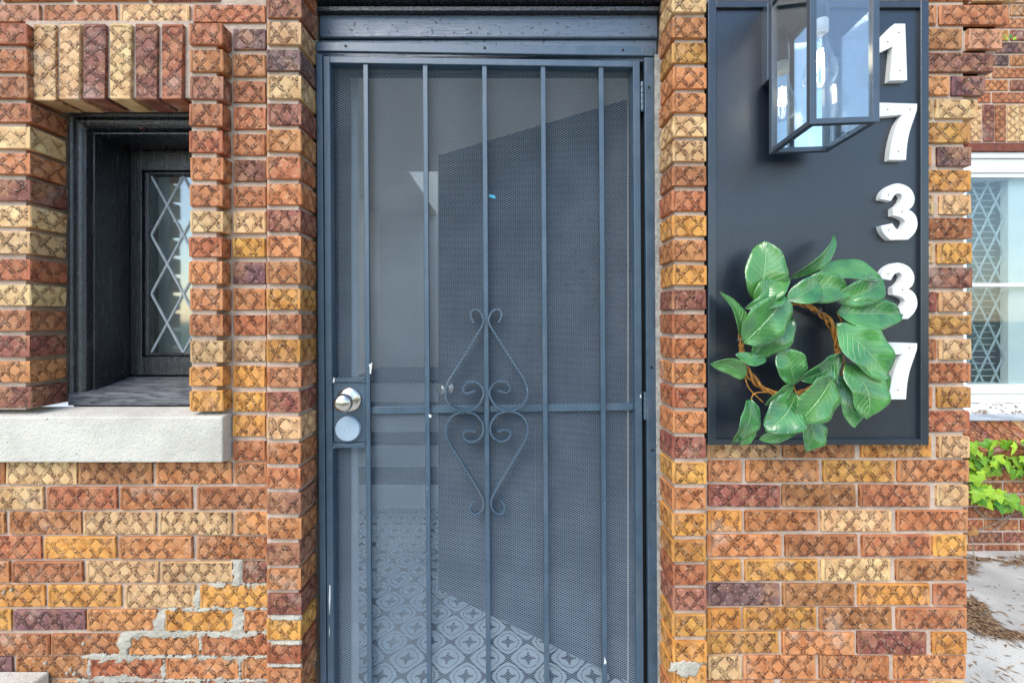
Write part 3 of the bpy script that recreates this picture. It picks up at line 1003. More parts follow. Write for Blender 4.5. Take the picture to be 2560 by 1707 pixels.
def ring(name, y0, y1, o0, o1, mat, bev=0.003, zb=None, b0=None):
    """rectangular frame between inset o0 and inset o1 (metres from the outer opening)"""
    m = MB()
    a, b = xl_o, xr_o
    zb = zbot if zb is None else zb
    m.box(a + o0, a + o1, y0, y1, zb, ztop - o0, bev)
    m.box(b - o1, b - o0, y0, y1, zb, ztop - o0, bev)
    m.box(a + o1 - .0005, b - o1 + .0005, y0, y1, ztop - o1, ztop - o0, bev)
    return m


def profile_frame(m, prof, zb):
    """mitred moulding: prof list of (inset, y)"""
    a, b = xl_o, xr_o
    k = len(prof)
    vs = []
    for o_, y in prof:
        vs += [(a + o_, y, zb), (a + o_, y, ztop - o_), (b - o_, y, ztop - o_), (b - o_, y, zb)]
    fs = []
    for i in range(k - 1):
        for j in range(3):
            fs.append((i * 4 + j, i * 4 + j + 1, (i + 1) * 4 + j + 1, (i + 1) * 4 + j))
    m.add(vs, fs)


prof = [(-.004, .12), (-.004, .104), (.004, .098), (.010, .101), (.013, .108), (.0165, .1045), (.022, .100), (.028, .1005), (.034, .104),
        (.040, .112), (.043, .128), (.046, .134), (.0475, .126), (.053, .126), (.0545, .150), (.0545, .262)]
m = MB()
profile_frame(m, prof, zbot + .01)
o = m.build('casing', 'black_wood', WW, OW)
# deep jamb is the last strip of the casing; sash behind it
gl0 = PX(379, .27); gz0 = PZ(881, .27); gz1 = PZ(441, .27)
gl1 = 2 * xc - gl0
s0 = xl_o + .055; s1 = xr_o - .055
m = MB()
m.box(s0, gl0 - .014, .245, .29, gz0 - .075, ztop - .0555, .002)
m.box(gl1 + .014, s1, .245, .29, gz0 - .075, ztop - .0555, .002)
m.box(gl0 - .0142, gl1 + .0142, .2455, .289, gz1 + .012, ztop - .0557, .002)
m.box(gl0 - .0142, gl1 + .0142, .2455, .289, gz0 - .075, gz0 - .012, .002)
sash = m.build('sash', 'black_wood', WW, OW)
m = MB()
m.box(gl0 - .0138, gl0, .255, .285, gz0 - .0118, gz1 + .0118, .004)
m.box(gl1, gl1 + .0138, .255, .285, gz0 - .0118, gz1 + .0118, .004)
m.box(gl0, gl1, .2555, .2845, gz1, gz1 + .0118, .004)
m.box(gl0, gl1, .2555, .2845, gz0 - .0118, gz0, .004)
m.build('glazing_bead', 'black_wood', sash, OW)
# lead lattice and panes
cxg = PX(419, .27); hw = PX(419, .27) - gl0; nodes = [PZ(q, .27) for q in (514, 661, 810)]
hh = (nodes[0] - nodes[1])


def clip_seg(p, q, x0, x1, z0, z1):
    (ax, az), (bx, bz) = p, q
    t0, t1 = 0.0, 1.0
    for d, lo, hi, a in ((bx - ax, x0, x1, ax), (bz - az, z0, z1, az)):
        if abs(d) < 1e-9:
            if a < lo or a > hi: return None
            continue
        u0, u1 = (lo - a) / d, (hi - a) / d
        if u0 > u1: u0, u1 = u1, u0
        t0, t1 = max(t0, u0), min(t1, u1)
    if t0 >= t1: return None
    return (ax + (bx - ax) * t0, az + (bz - az) * t0), (ax + (bx - ax) * t1, az + (bz - az) * t1)


def lattice(parent, orig, x0, x1, z0, z1, cx, cz, hw, hh, y, w, mat, name, thick=.004):
    for sgn in (1, -1):
        for k in range(-14, 15):
            p = (cx - 6 * hw, cz + k * hh - sgn * 6 * hh / 2); q = (cx + 6 * hw, cz + k * hh + sgn * 6 * hh / 2)
            s = clip_seg(p, q, x0, x1, z0, z1)
            if not s: continue
            (ax, az), (bx, bz) = s
            L = math.hypot(bx - ax, bz - az)
            if L < .03: continue
            ang = math.atan2(bz - az, bx - ax)
            M_ = Matrix.Translation(((ax + bx) / 2, y, (az + bz) / 2)) @ Matrix.Rotation(-ang, 4, 'Y')
            m_ = MB()
            off = .0004 if sgn > 0 else 0
            # half-round came
            pr = [(-w / 2, 0), (-w * .35, -thick * .8), (0, -thick), (w * .35, -thick * .8), (w / 2, 0)]
            vs = [tuple(M_ @ Vector((sx * L / 2, py + off, pz_))) for sx in (-1, 1) for pz_, py in pr]
            fs = [(i, i + 1, 5 + i + 1, 5 + i) for i in range(4)] + [(0, 5, 9, 4), (0, 1, 2, 3, 4), (9, 8, 7, 6, 5)]
            m_.add(vs, fs)
            m_.build(name, mat, parent, orig)


lattice(sash, OW, gl0, gl1, gz0, gz1, cxg, nodes[1], hw, hh, .2695, .0085, 'lead_came', 'lead_came')
MB().box(gl0 - .03, gl1 + .03, .335, .338, gz0 - .05, gz1 + .05).build('backing_sheet', 'pale_backing', WW, OW)  # added pale sheet that makes the dark glass read as reflecting sky
m = MB().box(gl0 - .005, gl1 + .005, .270, .273, gz0 - .005, gz1 + .005)
m.build('pane', 'window_glass', sash, OW)
# wooden sill, sloping
zs0 = PZ(942, .245); zs1 = PZ(984, .098); zs2 = PZ(1013, .098)
m = MB()
a, b = xl_o - .001, xr_o + .001
vs = [(x, y, z) for x in (a, b) for y, z in ((.098, zs2), (.098, zs1), (.10, zs1 + .002), (.25, zs0), (.25, zs2))]
m.add(vs, [(0, 1, 2, 3, 4), (9, 8, 7, 6, 5)] + [(i, (i + 1) % 5, 5 + (i + 1) % 5, 5 + i) for i in range(5)])
m.build('wooden_sill', 'weathered_wood', WW, OW)
m = MB().lathe([(0, 0), (.0028, 0), (.0028, .014), (0, .014)], P(361, 322, .098), (0, -1, -.4), 10)
m.build('rusty_nail', 'rust_brown', WW, OW, label='bent rusty nail under the window head')
# room behind
m = MB()
m.box(gl0 - .3, gl1 + .09, .75, .78, gz0 - .4, gz1 + .4)
m.box(gl0 - .3, gl0 - .28, .30, .7495, gz0 - .4, gz1 + .4)
m.box(gl1 + .05, gl1 + .07, .30, .7495, gz0 - .4, gz1 + .4)
m.box(gl0 - .279, gl1 + .049, .30, .7495, gz0 - .42, gz0 - .4)
m.box(gl0 - .279, gl1 + .049, .30, .7495, gz1 + .4, gz1 + .42)
o = m.build('room_backing', 'room_grey')
tag(o, 'grey wall of the room behind the leaded window', 'wall', kind='structure')
o.name = 'room_wall'

# ================================================================== DOOR HEAD AND JAMBS
DH = thing('door_head', 'black painted wooden beam and mouldings above the security door', 'door head', (0, .13, PZ(110, .12)))
OD = loc(DH)
dx0, dx1 = PX(792, .10), PX(1650, .10)
m = MB().box(dx0, dx1, .118, .20, PZ(94, .118), PZ(37, .118), .003)
m.build('beam', 'beam_paint', DH, OD)
m = MB()
zz = PZ(36, .118)
prof2 = [(.135, zz - .004), (.10, zz - .002), (.098, zz + .008), (.11, zz + .010), (.108, zz + .016), (.085, zz + .020), (.078, zz + .028), (.082, zz + .034),
         (.07, zz + .036), (.066, zz + .046), (.05, zz + .05), (.05, zz + .12), (.13, zz + .12)]
vs = [(x, y, z) for x in (dx0, dx1) for y, z in prof2]
n = len(prof2)
m.add(vs, [tuple(range(n)), tuple(range(2 * n - 1, n - 1, -1))] + [(i, (i + 1) % n, n + (i + 1) % n, n + i) for i in range(n)])
m.build('moulding', 'black_wood', DH, OD)
m = MB().box(dx0, dx1, .128, .19, PZ(150, .12), PZ(100, .128), .002)
m.build('stop_strip', 'beam_paint', DH, OD)
m = MB().box(dx0, dx1, .05, .2, zz + .121, 2.75)
m.build('header_panel', 'black_wood', DH, OD)
m = MB().box(PX(1637, .12), PX(1656, .12), .122, .16, .1, PZ(135, .12), .002)
m.build('jamb_strip', 'caulk', DH, OD, label='weathered grey strip beside the right jamb')
m = MB()
m.box(dx0 - .01, PX(838, .13) + .004, .150, .255, .1, PZ(120, .15), .002)
m.box(PX(1600, .13), dx1 + .03, .161, .255, .1, PZ(120, .15), .002)
m.box(PX(838, .13), PX(1600, .13), .205, .255, PZ(195, .25), PZ(100, .25), .002)
m.build('inner_frame', 'jamb_dark', DH, OD)
m = MB().box(PX(880, .257), PX(893, .257), .2555, .275, .135, PZ(195, .255), .001)
m.build('weather_strip', 'vinyl_strip', DH, OD, label='pale vertical strip on the inner left jamb')

# ================================================================== SECURITY DOOR
ROLL, YAW = 0.0065, 0.034
gX0 = PX(800, .09); zb = 0.14
SD = thing('security_door', 'dark blue-grey steel security door with bars, scrolls and metal mesh', 'security door',
           (gX0, .09, zb), (0, -ROLL, YAW))


def Yg(px): return .09 + .03 * (px - 800) / 840
def gx(px): return PX(px, Yg(px)) - gX0 + ROLL * 1.2
def gz(py, px): return PZ(py, Yg(px)) - zb - ROLL * gx(px)
def gbox(name, px0, px1, z0, z1, y0, y1, bev=.0015, mat='gate_paint', parent=SD):
    return MB().box(gx(px0), gx(px1), y0, y1, z0, z1, bev).build(name, mat, parent)


GT = gz(140, 820)
jl = gbox('jamb', 796, 811, 0, gz(137, 800), -.004, .03)
gbox('stile', 812.5, 829, .03, GT, 0, .03)
gbox('top_rail', 829, 1589, gz(157, 820), GT - .0005, .0003, .0297)
gbox('stile', 1589, 1606, .03, GT, 0, .03)
jr = gbox('jamb', 1617, 1640, 0, gz(143, 1625), -.004, .012)
gbox('bottom_rail', 829, 1589, .03, .055, .0003, .0297)
hs = gbox('head_strip', 796, 1640, gz(131, 820), gz(108, 820), -.006, .006)
for i, (a, b) in enumerate([(904, 918), (1056, 1077), (1205, 1226), (1352, 1374), (1500, 1519)]):
    cpx = [917, 1066.5, 1215.5, 1363, 1509.5][i]
    gbox('bar', cpx - 6, cpx + 6, .055, gz(157, 820), .004, .016, .001)
gbox('cross_rail', 923, 1589, gz(1038, 930), gz(1019.5, 930), .0165, .0275)
gbox('lock_rail', 829, 911, gz(956, 870), gz(945, 870), .002, .028)
gbox('lock_rail', 829, 911, gz(1120, 870), gz(1108.5, 870), .002, .028)
gbox('lock_plate', 829, 911, gz(1108, 870), gz(956.5, 870), .008, .022)
def weld(x, y, z, sx=.006, sz=.004):
    M_ = Matrix.Translation((x, y, z)) @ Matrix.Diagonal((sx, .003, sz, 1))
    w_ = MB().lathe([(0.01, -1), (.62, -.75), (1, 0), (.62, .75), (.01, 1)], (0, 0, 0), (0, 0, 1), 8)
    w_.v = [tuple(M_ @ (Vector(q) * random.uniform(.85, 1.15))) for q in w_.v]
    w_.build('weld_bead', 'gate_paint', SD, smooth=True)


for cpx in (917, 1066.5, 1215.5, 1363, 1509.5):
    for sx in (-1, 1):
        weld(gx(cpx) + sx * .007, .014, gz(1029, 930), .003, .008)
    weld(gx(cpx), .006, gz(158, 820), .007, .0035)
weld(gx(924), .02, gz(1029, 930), .004, .010)
weld(gx(1589), .02, gz(1029, 930), .004, .010)
for pyy in (945, 956, 1109, 1120):
    weld(gx(832), .003, gz(pyy, 832), .006, .003)
    weld(gx(909), .003, gz(pyy, 909), .005, .003)
# screw holes: near-black discs, the shade inside put into the colour
for px, py, par in [(871, 119, hs), (1217, 123, hs), (1562, 127, hs), (1627, 219, jr), (1629, 919, jr), (1630, 1126, jr)]:
    c = (gx(px), -.0065 if par is hs else -.0045, gz(py, px))
    MB().lathe([(0, 0), (.0042, 0), (.0042, .002), (0, .002)], c, (0, 1, 0), 20).build('screw_hole', 'hole_shade', par)
# knob
kc = (gx(870), .0078, gz(1000, 870))
kn = MB().lathe([(.0375, 0), (.0375, .003), (.035, .0065), (.028, .0095), (.016, .011), (.013, .013), (.0115, .03),
                 (.013, .034), (.021, .038), (.0262, .045), (.0272, .052), (.025, .060), (.018, .0655), (.008, .068), (0, .0685)],
                kc, (0, -1, 0), 40).build('door_knob', 'nickel', SD, smooth=True)
dc = (gx(868), .0078, gz(1072, 868))
dbl = MB().lathe([(.038, 0), (.038, .004), (.0365, .012), (.0345, .0135), (.0100, .0135), (.0097, .0128), (.0092, .0128), (.0088, .0135), (0, .0135)],
                 dc, (0, -1, 0), 40).build('deadbolt_cover', 'lock_cover', SD)
for px, y0, y1 in ((1612, 201, 273), (1615, 980, 1047)):
    h = MB()
    z1_, z0_ = gz(y0, px), gz(y1, px)
    seg = (z1_ - z0_) / 5
    for k in range(5):
        h.lathe([(.0052, 0), (.0058, .001), (.0058, seg - .002), (.0052, seg - .001)], (gx(px), .004, z0_ + k * seg), (0, 0, 1), 14)
    h.lathe([(0, 0), (.005, .001), (.005, .004), (0, .0045)], (gx(px), .004, z0_ - .005), (0, 0, 1), 14)
    h.build('hinge', 'gate_paint', SD, smooth=False)


# scrolls : flat bar bent on edge
def catmull(pts, n=7):
    out = []
    P_ = [Vector(p) for p in pts]
    P_ = [2 * P_[0] - P_[1]] + P_ + [2 * P_[-1] - P_[-2]]
    for i in range(1, len(P_) - 2):
        a, b, c, d = P_[i - 1:i + 3]
        for k in range(n):
            t = k / n
            out.append(.5 * ((2 * b) + (c - a) * t + (2 * a - 5 * b + 4 * c - d) * t * t + (3 * b - a - 3 * c + d) * t ** 3))
    out.append(P_[-2])
    return out


up = [(408, 128), (424, 98), (431, 72), (420, 46), (395, 38), (362, 55), (343, 95), (344, 140), (400, 235), (480, 365), (560, 488), (592, 545), (606, 600),
      (600, 665), (562, 718), (505, 746), (440, 744), (385, 712), (347, 650), (344, 605), (368, 562), (415, 539), (460, 550), (484, 585), (478, 612), (452, 621), (398, 604)]
dn = [(398, 893), (440, 880), (476, 888), (486, 915), (462, 950), (415, 960), (367, 932), (345, 880), (357, 820), (402, 771), (470, 753), (548, 770), (598, 828),
      (607, 890), (588, 955), (520, 1070), (440, 1200), (372, 1318), (349, 1375), (353, 1425), (385, 1462), (422, 1464), (442, 1432), (436, 1400), (414, 1368)]


def scroll(pts, mirror, name='scroll'):
    q = []
    for zx, zy in pts:
        x = zx - 321
        if mirror: x = -x
        px = 1215.5 + x / 2.8
        q.append((gx(px), gz(760 + zy / 2.8, 1215.5) + ROLL * 0))
    q = catmull([(a, b, 0) for a, b in q])
    w = .0027; y0, y1 = -.0045, .0085
    vs = []; n = len(q)
    for i, p in enumerate(q):
        d = (q[min(i + 1, n - 1)] - q[max(i - 1, 0)]).normalized()
        nx_, nz_ = -d.y, d.x
        for s_, y in ((-w, y0), (w, y0), (w, y1), (-w, y1)):
            vs.append((p.x + nx_ * s_, y, p.y + nz_ * s_))
    fs = [(0, 1, 2, 3), tuple((n - 1) * 4 + k for k in (3, 2, 1, 0))]
    for i in range(n - 1):
        for k in range(4):
            fs.append((i * 4 + k, i * 4 + (k + 1) % 4, (i + 1) * 4 + (k + 1) % 4, (i + 1) * 4 + k))
    MB().add(vs, fs).build(name, 'gate_paint', SD)


for pts in (up, dn):
    for mir in (False, True):
        scroll(pts, mir)


# expanded metal mesh: every strand real
def expanded_mesh():
    x0, x1 = gx(826), gx(1592); z0, z1 = .05, gz(150, 820)
    px_, pz_ = 0.01345, 0.00735
    nx_ = int((x1 - x0) / (px_ / 2)); nz_ = int((z1 - z0) / (pz_ / 2))
    yb = .0285
    hw_, dp = .00066, .0009
    i = np.arange(nx_ + 1)
    V = []; Fc = []
    base = 0
    prof_ = [(hw_, 0.0), (-hw_ * .4, -dp), (-hw_, dp)]
    for r in range(nz_ // 2 + 1):
        for ph in (0, 1):
            # zigzag row: alternates between the two node levels
            zc = z0 + r * pz_ + (((i + ph) % 2) * pz_ / 2) * (1 if ph == 0 else 1)
            if ph == 1:
                zc = z0 + r * pz_ + pz_ / 2 + (((i + 1) % 2)) * pz_ / 2
                zc = z0 + r * pz_ + np.where(i % 2 == 0, pz_, pz_ / 2)
            else:
                zc = z0 + r * pz_ + np.where(i % 2 == 0, 0.0, pz_ / 2)
            xc_ = x0 + i * px_ / 2
            rows_ = []
            for dz_, dy_ in prof_:
                rows_.append(np.stack([xc_, np.full(nx_ + 1, yb + dy_), zc + dz_], 1))
            V.append(np.concatenate(rows_))
            n1 = nx_ + 1
            j = np.arange(nx_)
            for k in range(3):
                k2 = (k + 1) % 3
                Fc.append(np.stack([base + k * n1 + j, base + k * n1 + j + 1, base + k2 * n1 + j + 1, base + k2 * n1 + j], 1))
            base += 3 * n1
    V = np.concatenate(V); Fc = np.concatenate(Fc)
    me = bpy.data.meshes.new('mesh_screen')
    me.vertices.add(len(V)); me.vertices.foreach_set('co', V.astype(np.float32).ravel())
    me.loops.add(Fc.size); me.loops.foreach_set('vertex_index', Fc.astype(np.int32).ravel())
    me.polygons.add(len(Fc)); me.polygons.foreach_set('loop_start', np.arange(0, Fc.size, 4, dtype=np.int32))
    me.update(calc_edges=True)
    me.materials.append(MT['mesh_metal'])
    o = bpy.data.objects.new('mesh_screen', me)
    o.parent = SD
    o['kind'] = 'stuff'
    o['label'] = 'pale grey expanded metal mesh behind the bars'
    link(o)


expanded_mesh()
for pts, y in (([(920, 913), (930, 906), (928, 914), (926, 935), (923, 934), (923, 917)], .0028), ([(1070, 1036), (1076, 1038), (1077, 1043), (1071, 1044)], .0028),
               ([(819.5, 1461), (822.5, 1463), (822, 1500), (819, 1537), (818, 1500)], -.0009), ([(818.5, 1562), (820, 1578), (818.2, 1592)], -.0009),
               ([(832, 946), (836, 944), (835, 955), (831, 957)], .0005), ([(1602, 985), (1604, 995), (1600, 993)], -.0009), ([(1508, 1645), (1513, 1660), (1507, 1665)], .0028)):
    MB().prism([(gx(a), gz(b, a)) for a, b in pts], y, y + .0012).build('paint_chip', 'white_paint', SD)
# scrap of blue tape caught on the mesh
tb = MB()
pts = [(1224, 481), (1232, 480), (1241, 483), (1241, 490), (1237, 492), (1236, 489), (1229, 488), (1224, 485)]
tb.prism([(gx(a), gz(b, 1232)) for a, b in pts], .0235, .026)
tp = tb.build('tape_scrap', 'tape_blue', None)
tp.matrix_world = Matrix.Translation(SD.location) @ SD.rotation_euler.to_matrix().to_4x4()
tag(tp, 'small scrap of bright blue tape stuck on the door mesh', 'tape')

# ================================================================== INSIDE THE DOOR
zf = 0.13
m = MB().add([(-1.4, .255, zf), (1.3, .255, zf), (1.3, 1.75, zf), (-1.4, 1.75, zf)], [(0, 1, 2, 3)])
o = m.build('hall_floor', 'floor_tile', recalc=False)
tag(o, 'blue-white patterned tile floor of the entry hall', 'floor', kind='structure')
m = MB()
m.box(-1.42, -1.40, .86, 3.4, 0, 2.8)
m.box(1.30, 1.32, .256, 3.4, 0, 2.8)
m.box(-1.42, 1.32, 3.4, 3.42, 0, 2.8)
m.box(-.80, PX(838, .13) + .003, .2552, .27, 0, 2.8)
m.box(-.80, -.78, .2705, .86, 0, 2.8)
m.box(-1.42, -.78, .845, .859, 0, 2.8)
m.box(PX(1600, .13), 1.32, .2552, .27, 0, 2.8)
m.box(-.79, -.771, 2.09, 3.4, 2.601, 3.3)
m.box(-.79, 1.32, 3.4, 3.42, 2.801, 3.3)
o = m.build('hall_wall', 'plaster')
tag(o, 'pale plaster walls of the entry hall', 'wall', kind='structure')
m = MB()
m.box(-1.42, .72, .2555, 2.08, 2.55, 2.6)
m.box(.72, 1.32, .2555, .92, 2.55, 2.6)  # strip beyond left open: added unseen gap that lets sky light brighten the hall
m.box(-1.42, -.77, 2.08, 3.42, 2.55, 2.6)
o = m.build('hall_ceiling', 'ceiling_paint')
tag(o, 'cream ceiling of the entry hall', 'ceiling', kind='structure')
STR = thing('staircase', 'interior stairs with pale risers behind the mesh door', 'staircase', (-.6, 1.7, zf))
ys = 1.66; zz_ = zf
for k in range(4):
    MB().box(-1.39, .6, ys, ys + .02, zz_, zz_ + .165).build('riser', 'riser_paint', STR, loc(STR))
    MB().box(-1.39, .6, ys - .02, (ys + .27 if k < 3 else 3.39), zz_ + .1655, zz_ + .19, .004).build('tread', 'tread_dark', STR, loc(STR))
    ys += .25; zz_ += .19
ID = thing('inner_door', 'dark navy inner door standing open behind the mesh', 'door', (.47, .27, zf + .01), (0, 0, math.radians(180 - 34)))
m = MB().box(0, .95, -.02, .02, 0, 2.03, .003)
dl = m.build('door_leaf', 'door_navy', ID)
for (a, b, c, d) in ((.14, .42, .2, .85), (.53, .81, .2, .85), (.14, .42, 1.0, 1.85), (.53, .81, 1.0, 1.85)):
    MB().box(a, b, .0205, .027, c, d, .004).build('panel', 'door_navy', dl)
MB().lathe([(.03, 0), (.03, .004), (.012, .008), (.011, .03), (.024, .038), (.028, .05), (.02, .062), (0, .066)], (.88, .0202, .95), (0, 1, 0), 24).build('knob', 'nickel', ID, smooth=True)

# ================================================================== NUMBER BOARD
BD = thing('number_board', 'tall black house number board mounted on the brick wall', 'board', (PX(2045, 0), .02, PZ(1112, 0)))
OBD = loc(BD)
bx0, bx1 = PX(1771, -.004), PX(2322, -.004); bz0, bz1 = PZ(1112, -.004), PZ(1, -.004)
MB().box(bx0 + .002, bx1 - .002, .004, .029, bz0 + .002, bz1 - .002).build('panel', 'board_panel', BD, OBD)
tw = .0225
MB().box(bx0, bx0 + tw, -.005, .028, bz0, bz1, .0012).build('trim', 'board_trim', BD, OBD)
MB().box(bx1 - tw, bx1, -.005, .028, bz0, bz1, .0012).build('trim', 'board_trim', BD, OBD)
MB().box(bx0 + tw, bx1 - tw, -.0045, .028, bz0, bz0 + tw * .7, .0012).build('trim', 'board_trim', BD, OBD)
MB().box(bx0 + tw, bx1 - tw, -.0045, .028, bz1 - tw * .9, bz1, .0012).build('trim', 'board_trim', BD, OBD)

YD0, YD1 = -.0115, .0038
three_z = [(325, 452), (338, 372), (385, 290), (465, 215), (560, 165), (650, 148), (740, 160), (830, 195), (910, 252), (968, 340), (993, 450), (970, 560),
           (930, 620), (875, 660), (958, 712), (1018, 790), (1048, 900), (1043, 1000), (1008, 1090), (950, 1170), (865, 1245), (515, 1252), (430, 1180), (360, 1080),
           (328, 975), (555, 928), (600, 1000), (655, 1052), (695, 1060), (760, 1010), (804, 920), (796, 868), (740, 822), (655, 790), (570, 772), (566, 632),
           (640, 590), (710, 520), (745, 440), (744, 390), (718, 352), (670, 340), (612, 363), (568, 420), (530, 490)]


def soften(pts, corners):
    """subdivide smooth runs between sharp corners"""
    out = []; n = len(pts)
    for i in range(n):
        p0, p1, p2, p3 = pts[i - 1], pts[i], pts[(i + 1) % n], pts[(i + 2) % n]
        out.append(p1)
        m0 = ((p2[0] - p0[0]) / 2, (p2[1] - p0[1]) / 2) if i not in corners else None
        m1 = ((p3[0] - p1[0]) / 2, (p3[1] - p1[1]) / 2) if (i + 1) % n not in corners else None
        if m0 is None and m1 is None: continue
        d = (p2[0] - p1[0], p2[1] - p1[1])
        m0 = m0 or d; m1 = m1 or d
        t = .5
        h = (.125 * m0[0] - .125 * m1[0], .125 * m0[1] - .125 * m1[1])
        out.append(((p1[0] + p2[0]) / 2 + h[0], (p1[1] + p2[1]) / 2 + h[1]))
    return out


def digit(name, label, pts, pins):
    w = [(PX(a, YD0), PZ(b, YD0)) for a, b in pts]
    cxm = sum(q[0] for q in w) / len(w); zm = min(q[1] for q in w)
    root = thing(name, label, 'house number', (cxm, -.005, zm), group='white house numbers on the black board')
    o = MB().prism(w, YD0, YD1).build('numeral', 'digit_white', root, loc(root))
    for (a, b) in pins:
        MB().lathe([(0, 0), (.0016, 0), (.0016, .0012), (0, .0012)], (PX(a, YD0), YD0 - .0011, PZ(b, YD0)), (0, 1, 0), 10).build('pin_head', 'screw_dark', root, loc(root))


three = [(2160 + a / 7.84, 440 + b / 7.84) for a, b in soften(three_z, {0, 13, 20, 21, 24, 25, 34, 35, 44})]
one = [(2196, 100), (2236, 60), (2263, 60), (2268, 201), (2224, 202), (2231.5, 117), (2196, 133)]
seven = soften([(2199, 257), (2293, 260), (2292, 276), (2284, 300), (2274, 330), (2268, 362), (2265, 400), (2223, 400), (2225, 375), (2231, 345), (2241, 313), (2255.5, 287), (2199, 292)],
               {0, 1, 2, 6, 7, 11, 12})
digit('house_number', 'white numeral 1 at the top of the board beside the lantern', one, [(2247, 82), (2219, 105), (2249, 177)])
digit('house_number', 'upper white numeral 7, just below the numeral 1', seven, [(2219, 274), (2275, 274), (2246, 379)])
digit('house_number', 'upper white numeral 3, wholly clear of the wreath', three, [(2221, 488), (2255, 529), (2221, 575)])
digit('house_number', 'lower white numeral 3, partly behind wreath leaves', [(a - .5, b + 198) for a, b in three], [(2220, 685), (2256, 724), (2221, 772)])
digit('house_number', 'lowest white numeral 7, behind the wreath edge', [(a, b + 598) for a, b in seven], [(2217, 870), (2273, 870), (2244, 975)])

# ================================================================== LANTERN
LW, LD = .150, .180
zl0, zl1 = 1.853, 2.27
LA = thing('wall_lantern', 'black box wall lantern with glass panes and clear bulb', 'lantern', (.79, -.035, zl0), (0, 0, math.radians(-5)))
# local: x across, y from 0 (back) to -LD (front), z up
t = .0145
for sx in (-1, 1):
    for yy in (0, -LD):
        x0 = sx * LW / 2; y0 = yy
        MB().box(x0 - (t if sx > 0 else 0), x0 + (0 if sx > 0 else t), min(y0, y0 + (t if yy else -t)), max(y0, y0 + (t if yy else -t)), 0, zl1 - zl0, .0008).build('post', 'lantern_metal', LA)
hx = LW / 2
for z0 in (0.0004, zl1 - zl0 - t):
    for yy in (-LD + .0004, -t + .0004):
        MB().box(-hx + t, hx - t, yy, yy + t - .0008, z0, z0 + t - .002, .0006).build('rail', 'lantern_metal', LA)
    for xx in (-hx + .0004, hx - t + .0004):
        MB().box(xx, xx + t - .0008, -LD + t, -t, z0, z0 + t - .002, .0006).build('rail', 'lantern_metal', LA)
gh = zl1 - zl0 - t
MB().box(-hx + t - .002, hx - t + .002, -LD + .005, -LD + .0075, t - .004, gh).build('pane', 'lantern_glass', LA)
for xx in (-hx + .005, hx - .0075):
    MB().box(xx, xx + .0025, -LD + t - .002, -t + .002, t - .004, gh).build('pane', 'lantern_glass', LA)
MB().box(-hx + t - .002, hx - t + .002, -.0085, -.006, t - .004, gh).build('back_pane', 'mirror_glass', LA)
MB().box(-hx, hx, -LD, 0, zl1 - zl0, zl1 - zl0 + .012, .002).build('top_cap', 'lantern_metal', LA)
for (a, b) in ((-.02, -.012), (.055, -.09)):
    MB().lathe([(0, 0), (.004, 0), (.004, .003), (0, .003)], (a, b, t - .001), (0, 0, 1), 12).build('clip', 'lantern_metal', LA)
# bulb
byc = -LD * .52
MB().lathe([(.016, 0), (.016, .09)], (0, byc, .268 + .03), (0, 0, 1), 24).build('stem', 'lantern_metal', LA, smooth=True)
MB().lathe([(.0135, 0), (.0175, .003), (.0175, .030), (.016, .033)], (0, byc, .262), (0, 0, 1), 24).build('socket', 'socket_white', LA, smooth=True)
bulb = MB().lathe([(.0135, .262), (.0140, .250), (.0185, .228), (.0265, .203), (.0340, .178), (.0365, .160), (.0345, .145), (.027, .134), (.014, .1285), (0.0005, .1275)],
                  (0, byc, 0), (0, 0, 1), 32).build('bulb', 'bulb_glass', LA, smooth=True)
for k in range(4):
    a = k * math.pi / 2 + .4
    MB().tube([(.008 * math.cos(a), byc + .008 * math.sin(a), .172), (.006 * math.cos(a), byc + .006 * math.sin(a), .222)], .0017, 8).build('filament', 'filament', bulb)
MB().tube([(0, byc, .262), (0, byc, .225)], .004, 10, .0025).build('glass_stem', 'bulb_glass', bulb)
# back plate
MB().box(-.078, .07, .0005, .0385, .205, .42, .002).build('back_plate', 'lantern_metal', LA)

# ================================================================== WREATH
wc = P(1640 + 848 / 2.529, 560 + 785 / 2.529, -.03)
WRH = thing('leaf_wreath', 'green leaf wreath on twisted vine hanging on the black board', 'wreath', tuple(wc))
R_ = 305 / 2.529 * (CD - .03) / F
for s in range(3):
    pts = []
    for k in range(97):
        th = 2 * math.pi * k / 96
        tw_ = th * 9 + s * 2.094
        r = R_ + .0055 * math.cos(tw_) + .003 * math.sin(3 * th + s)
        pts.append((r * math.cos(th), .006 + .0055 * math.sin(tw_), r * .97 * math.sin(th)))
    MB().tube(pts, .0042 - .0008 * s, 8).build('vine_strand', 'vine_rope', WRH, smooth=True)
for th in (2.95, 3.5, .9):
    pts = []
    for k in range(30):
        a = k * .75
        c = Vector((R_ * math.cos(th + k * .002), .006, R_ * .97 * math.sin(th + k * .002)))
        rad = Vector((math.cos(th), 0, math.sin(th)))
        pts.append(c + rad * .0115 * math.cos(a) + Vector((0, 1, 0)) * .0115 * math.sin(a))
    MB().tube(pts, .0007, 6).build('wire_tie', 'wire', WRH)


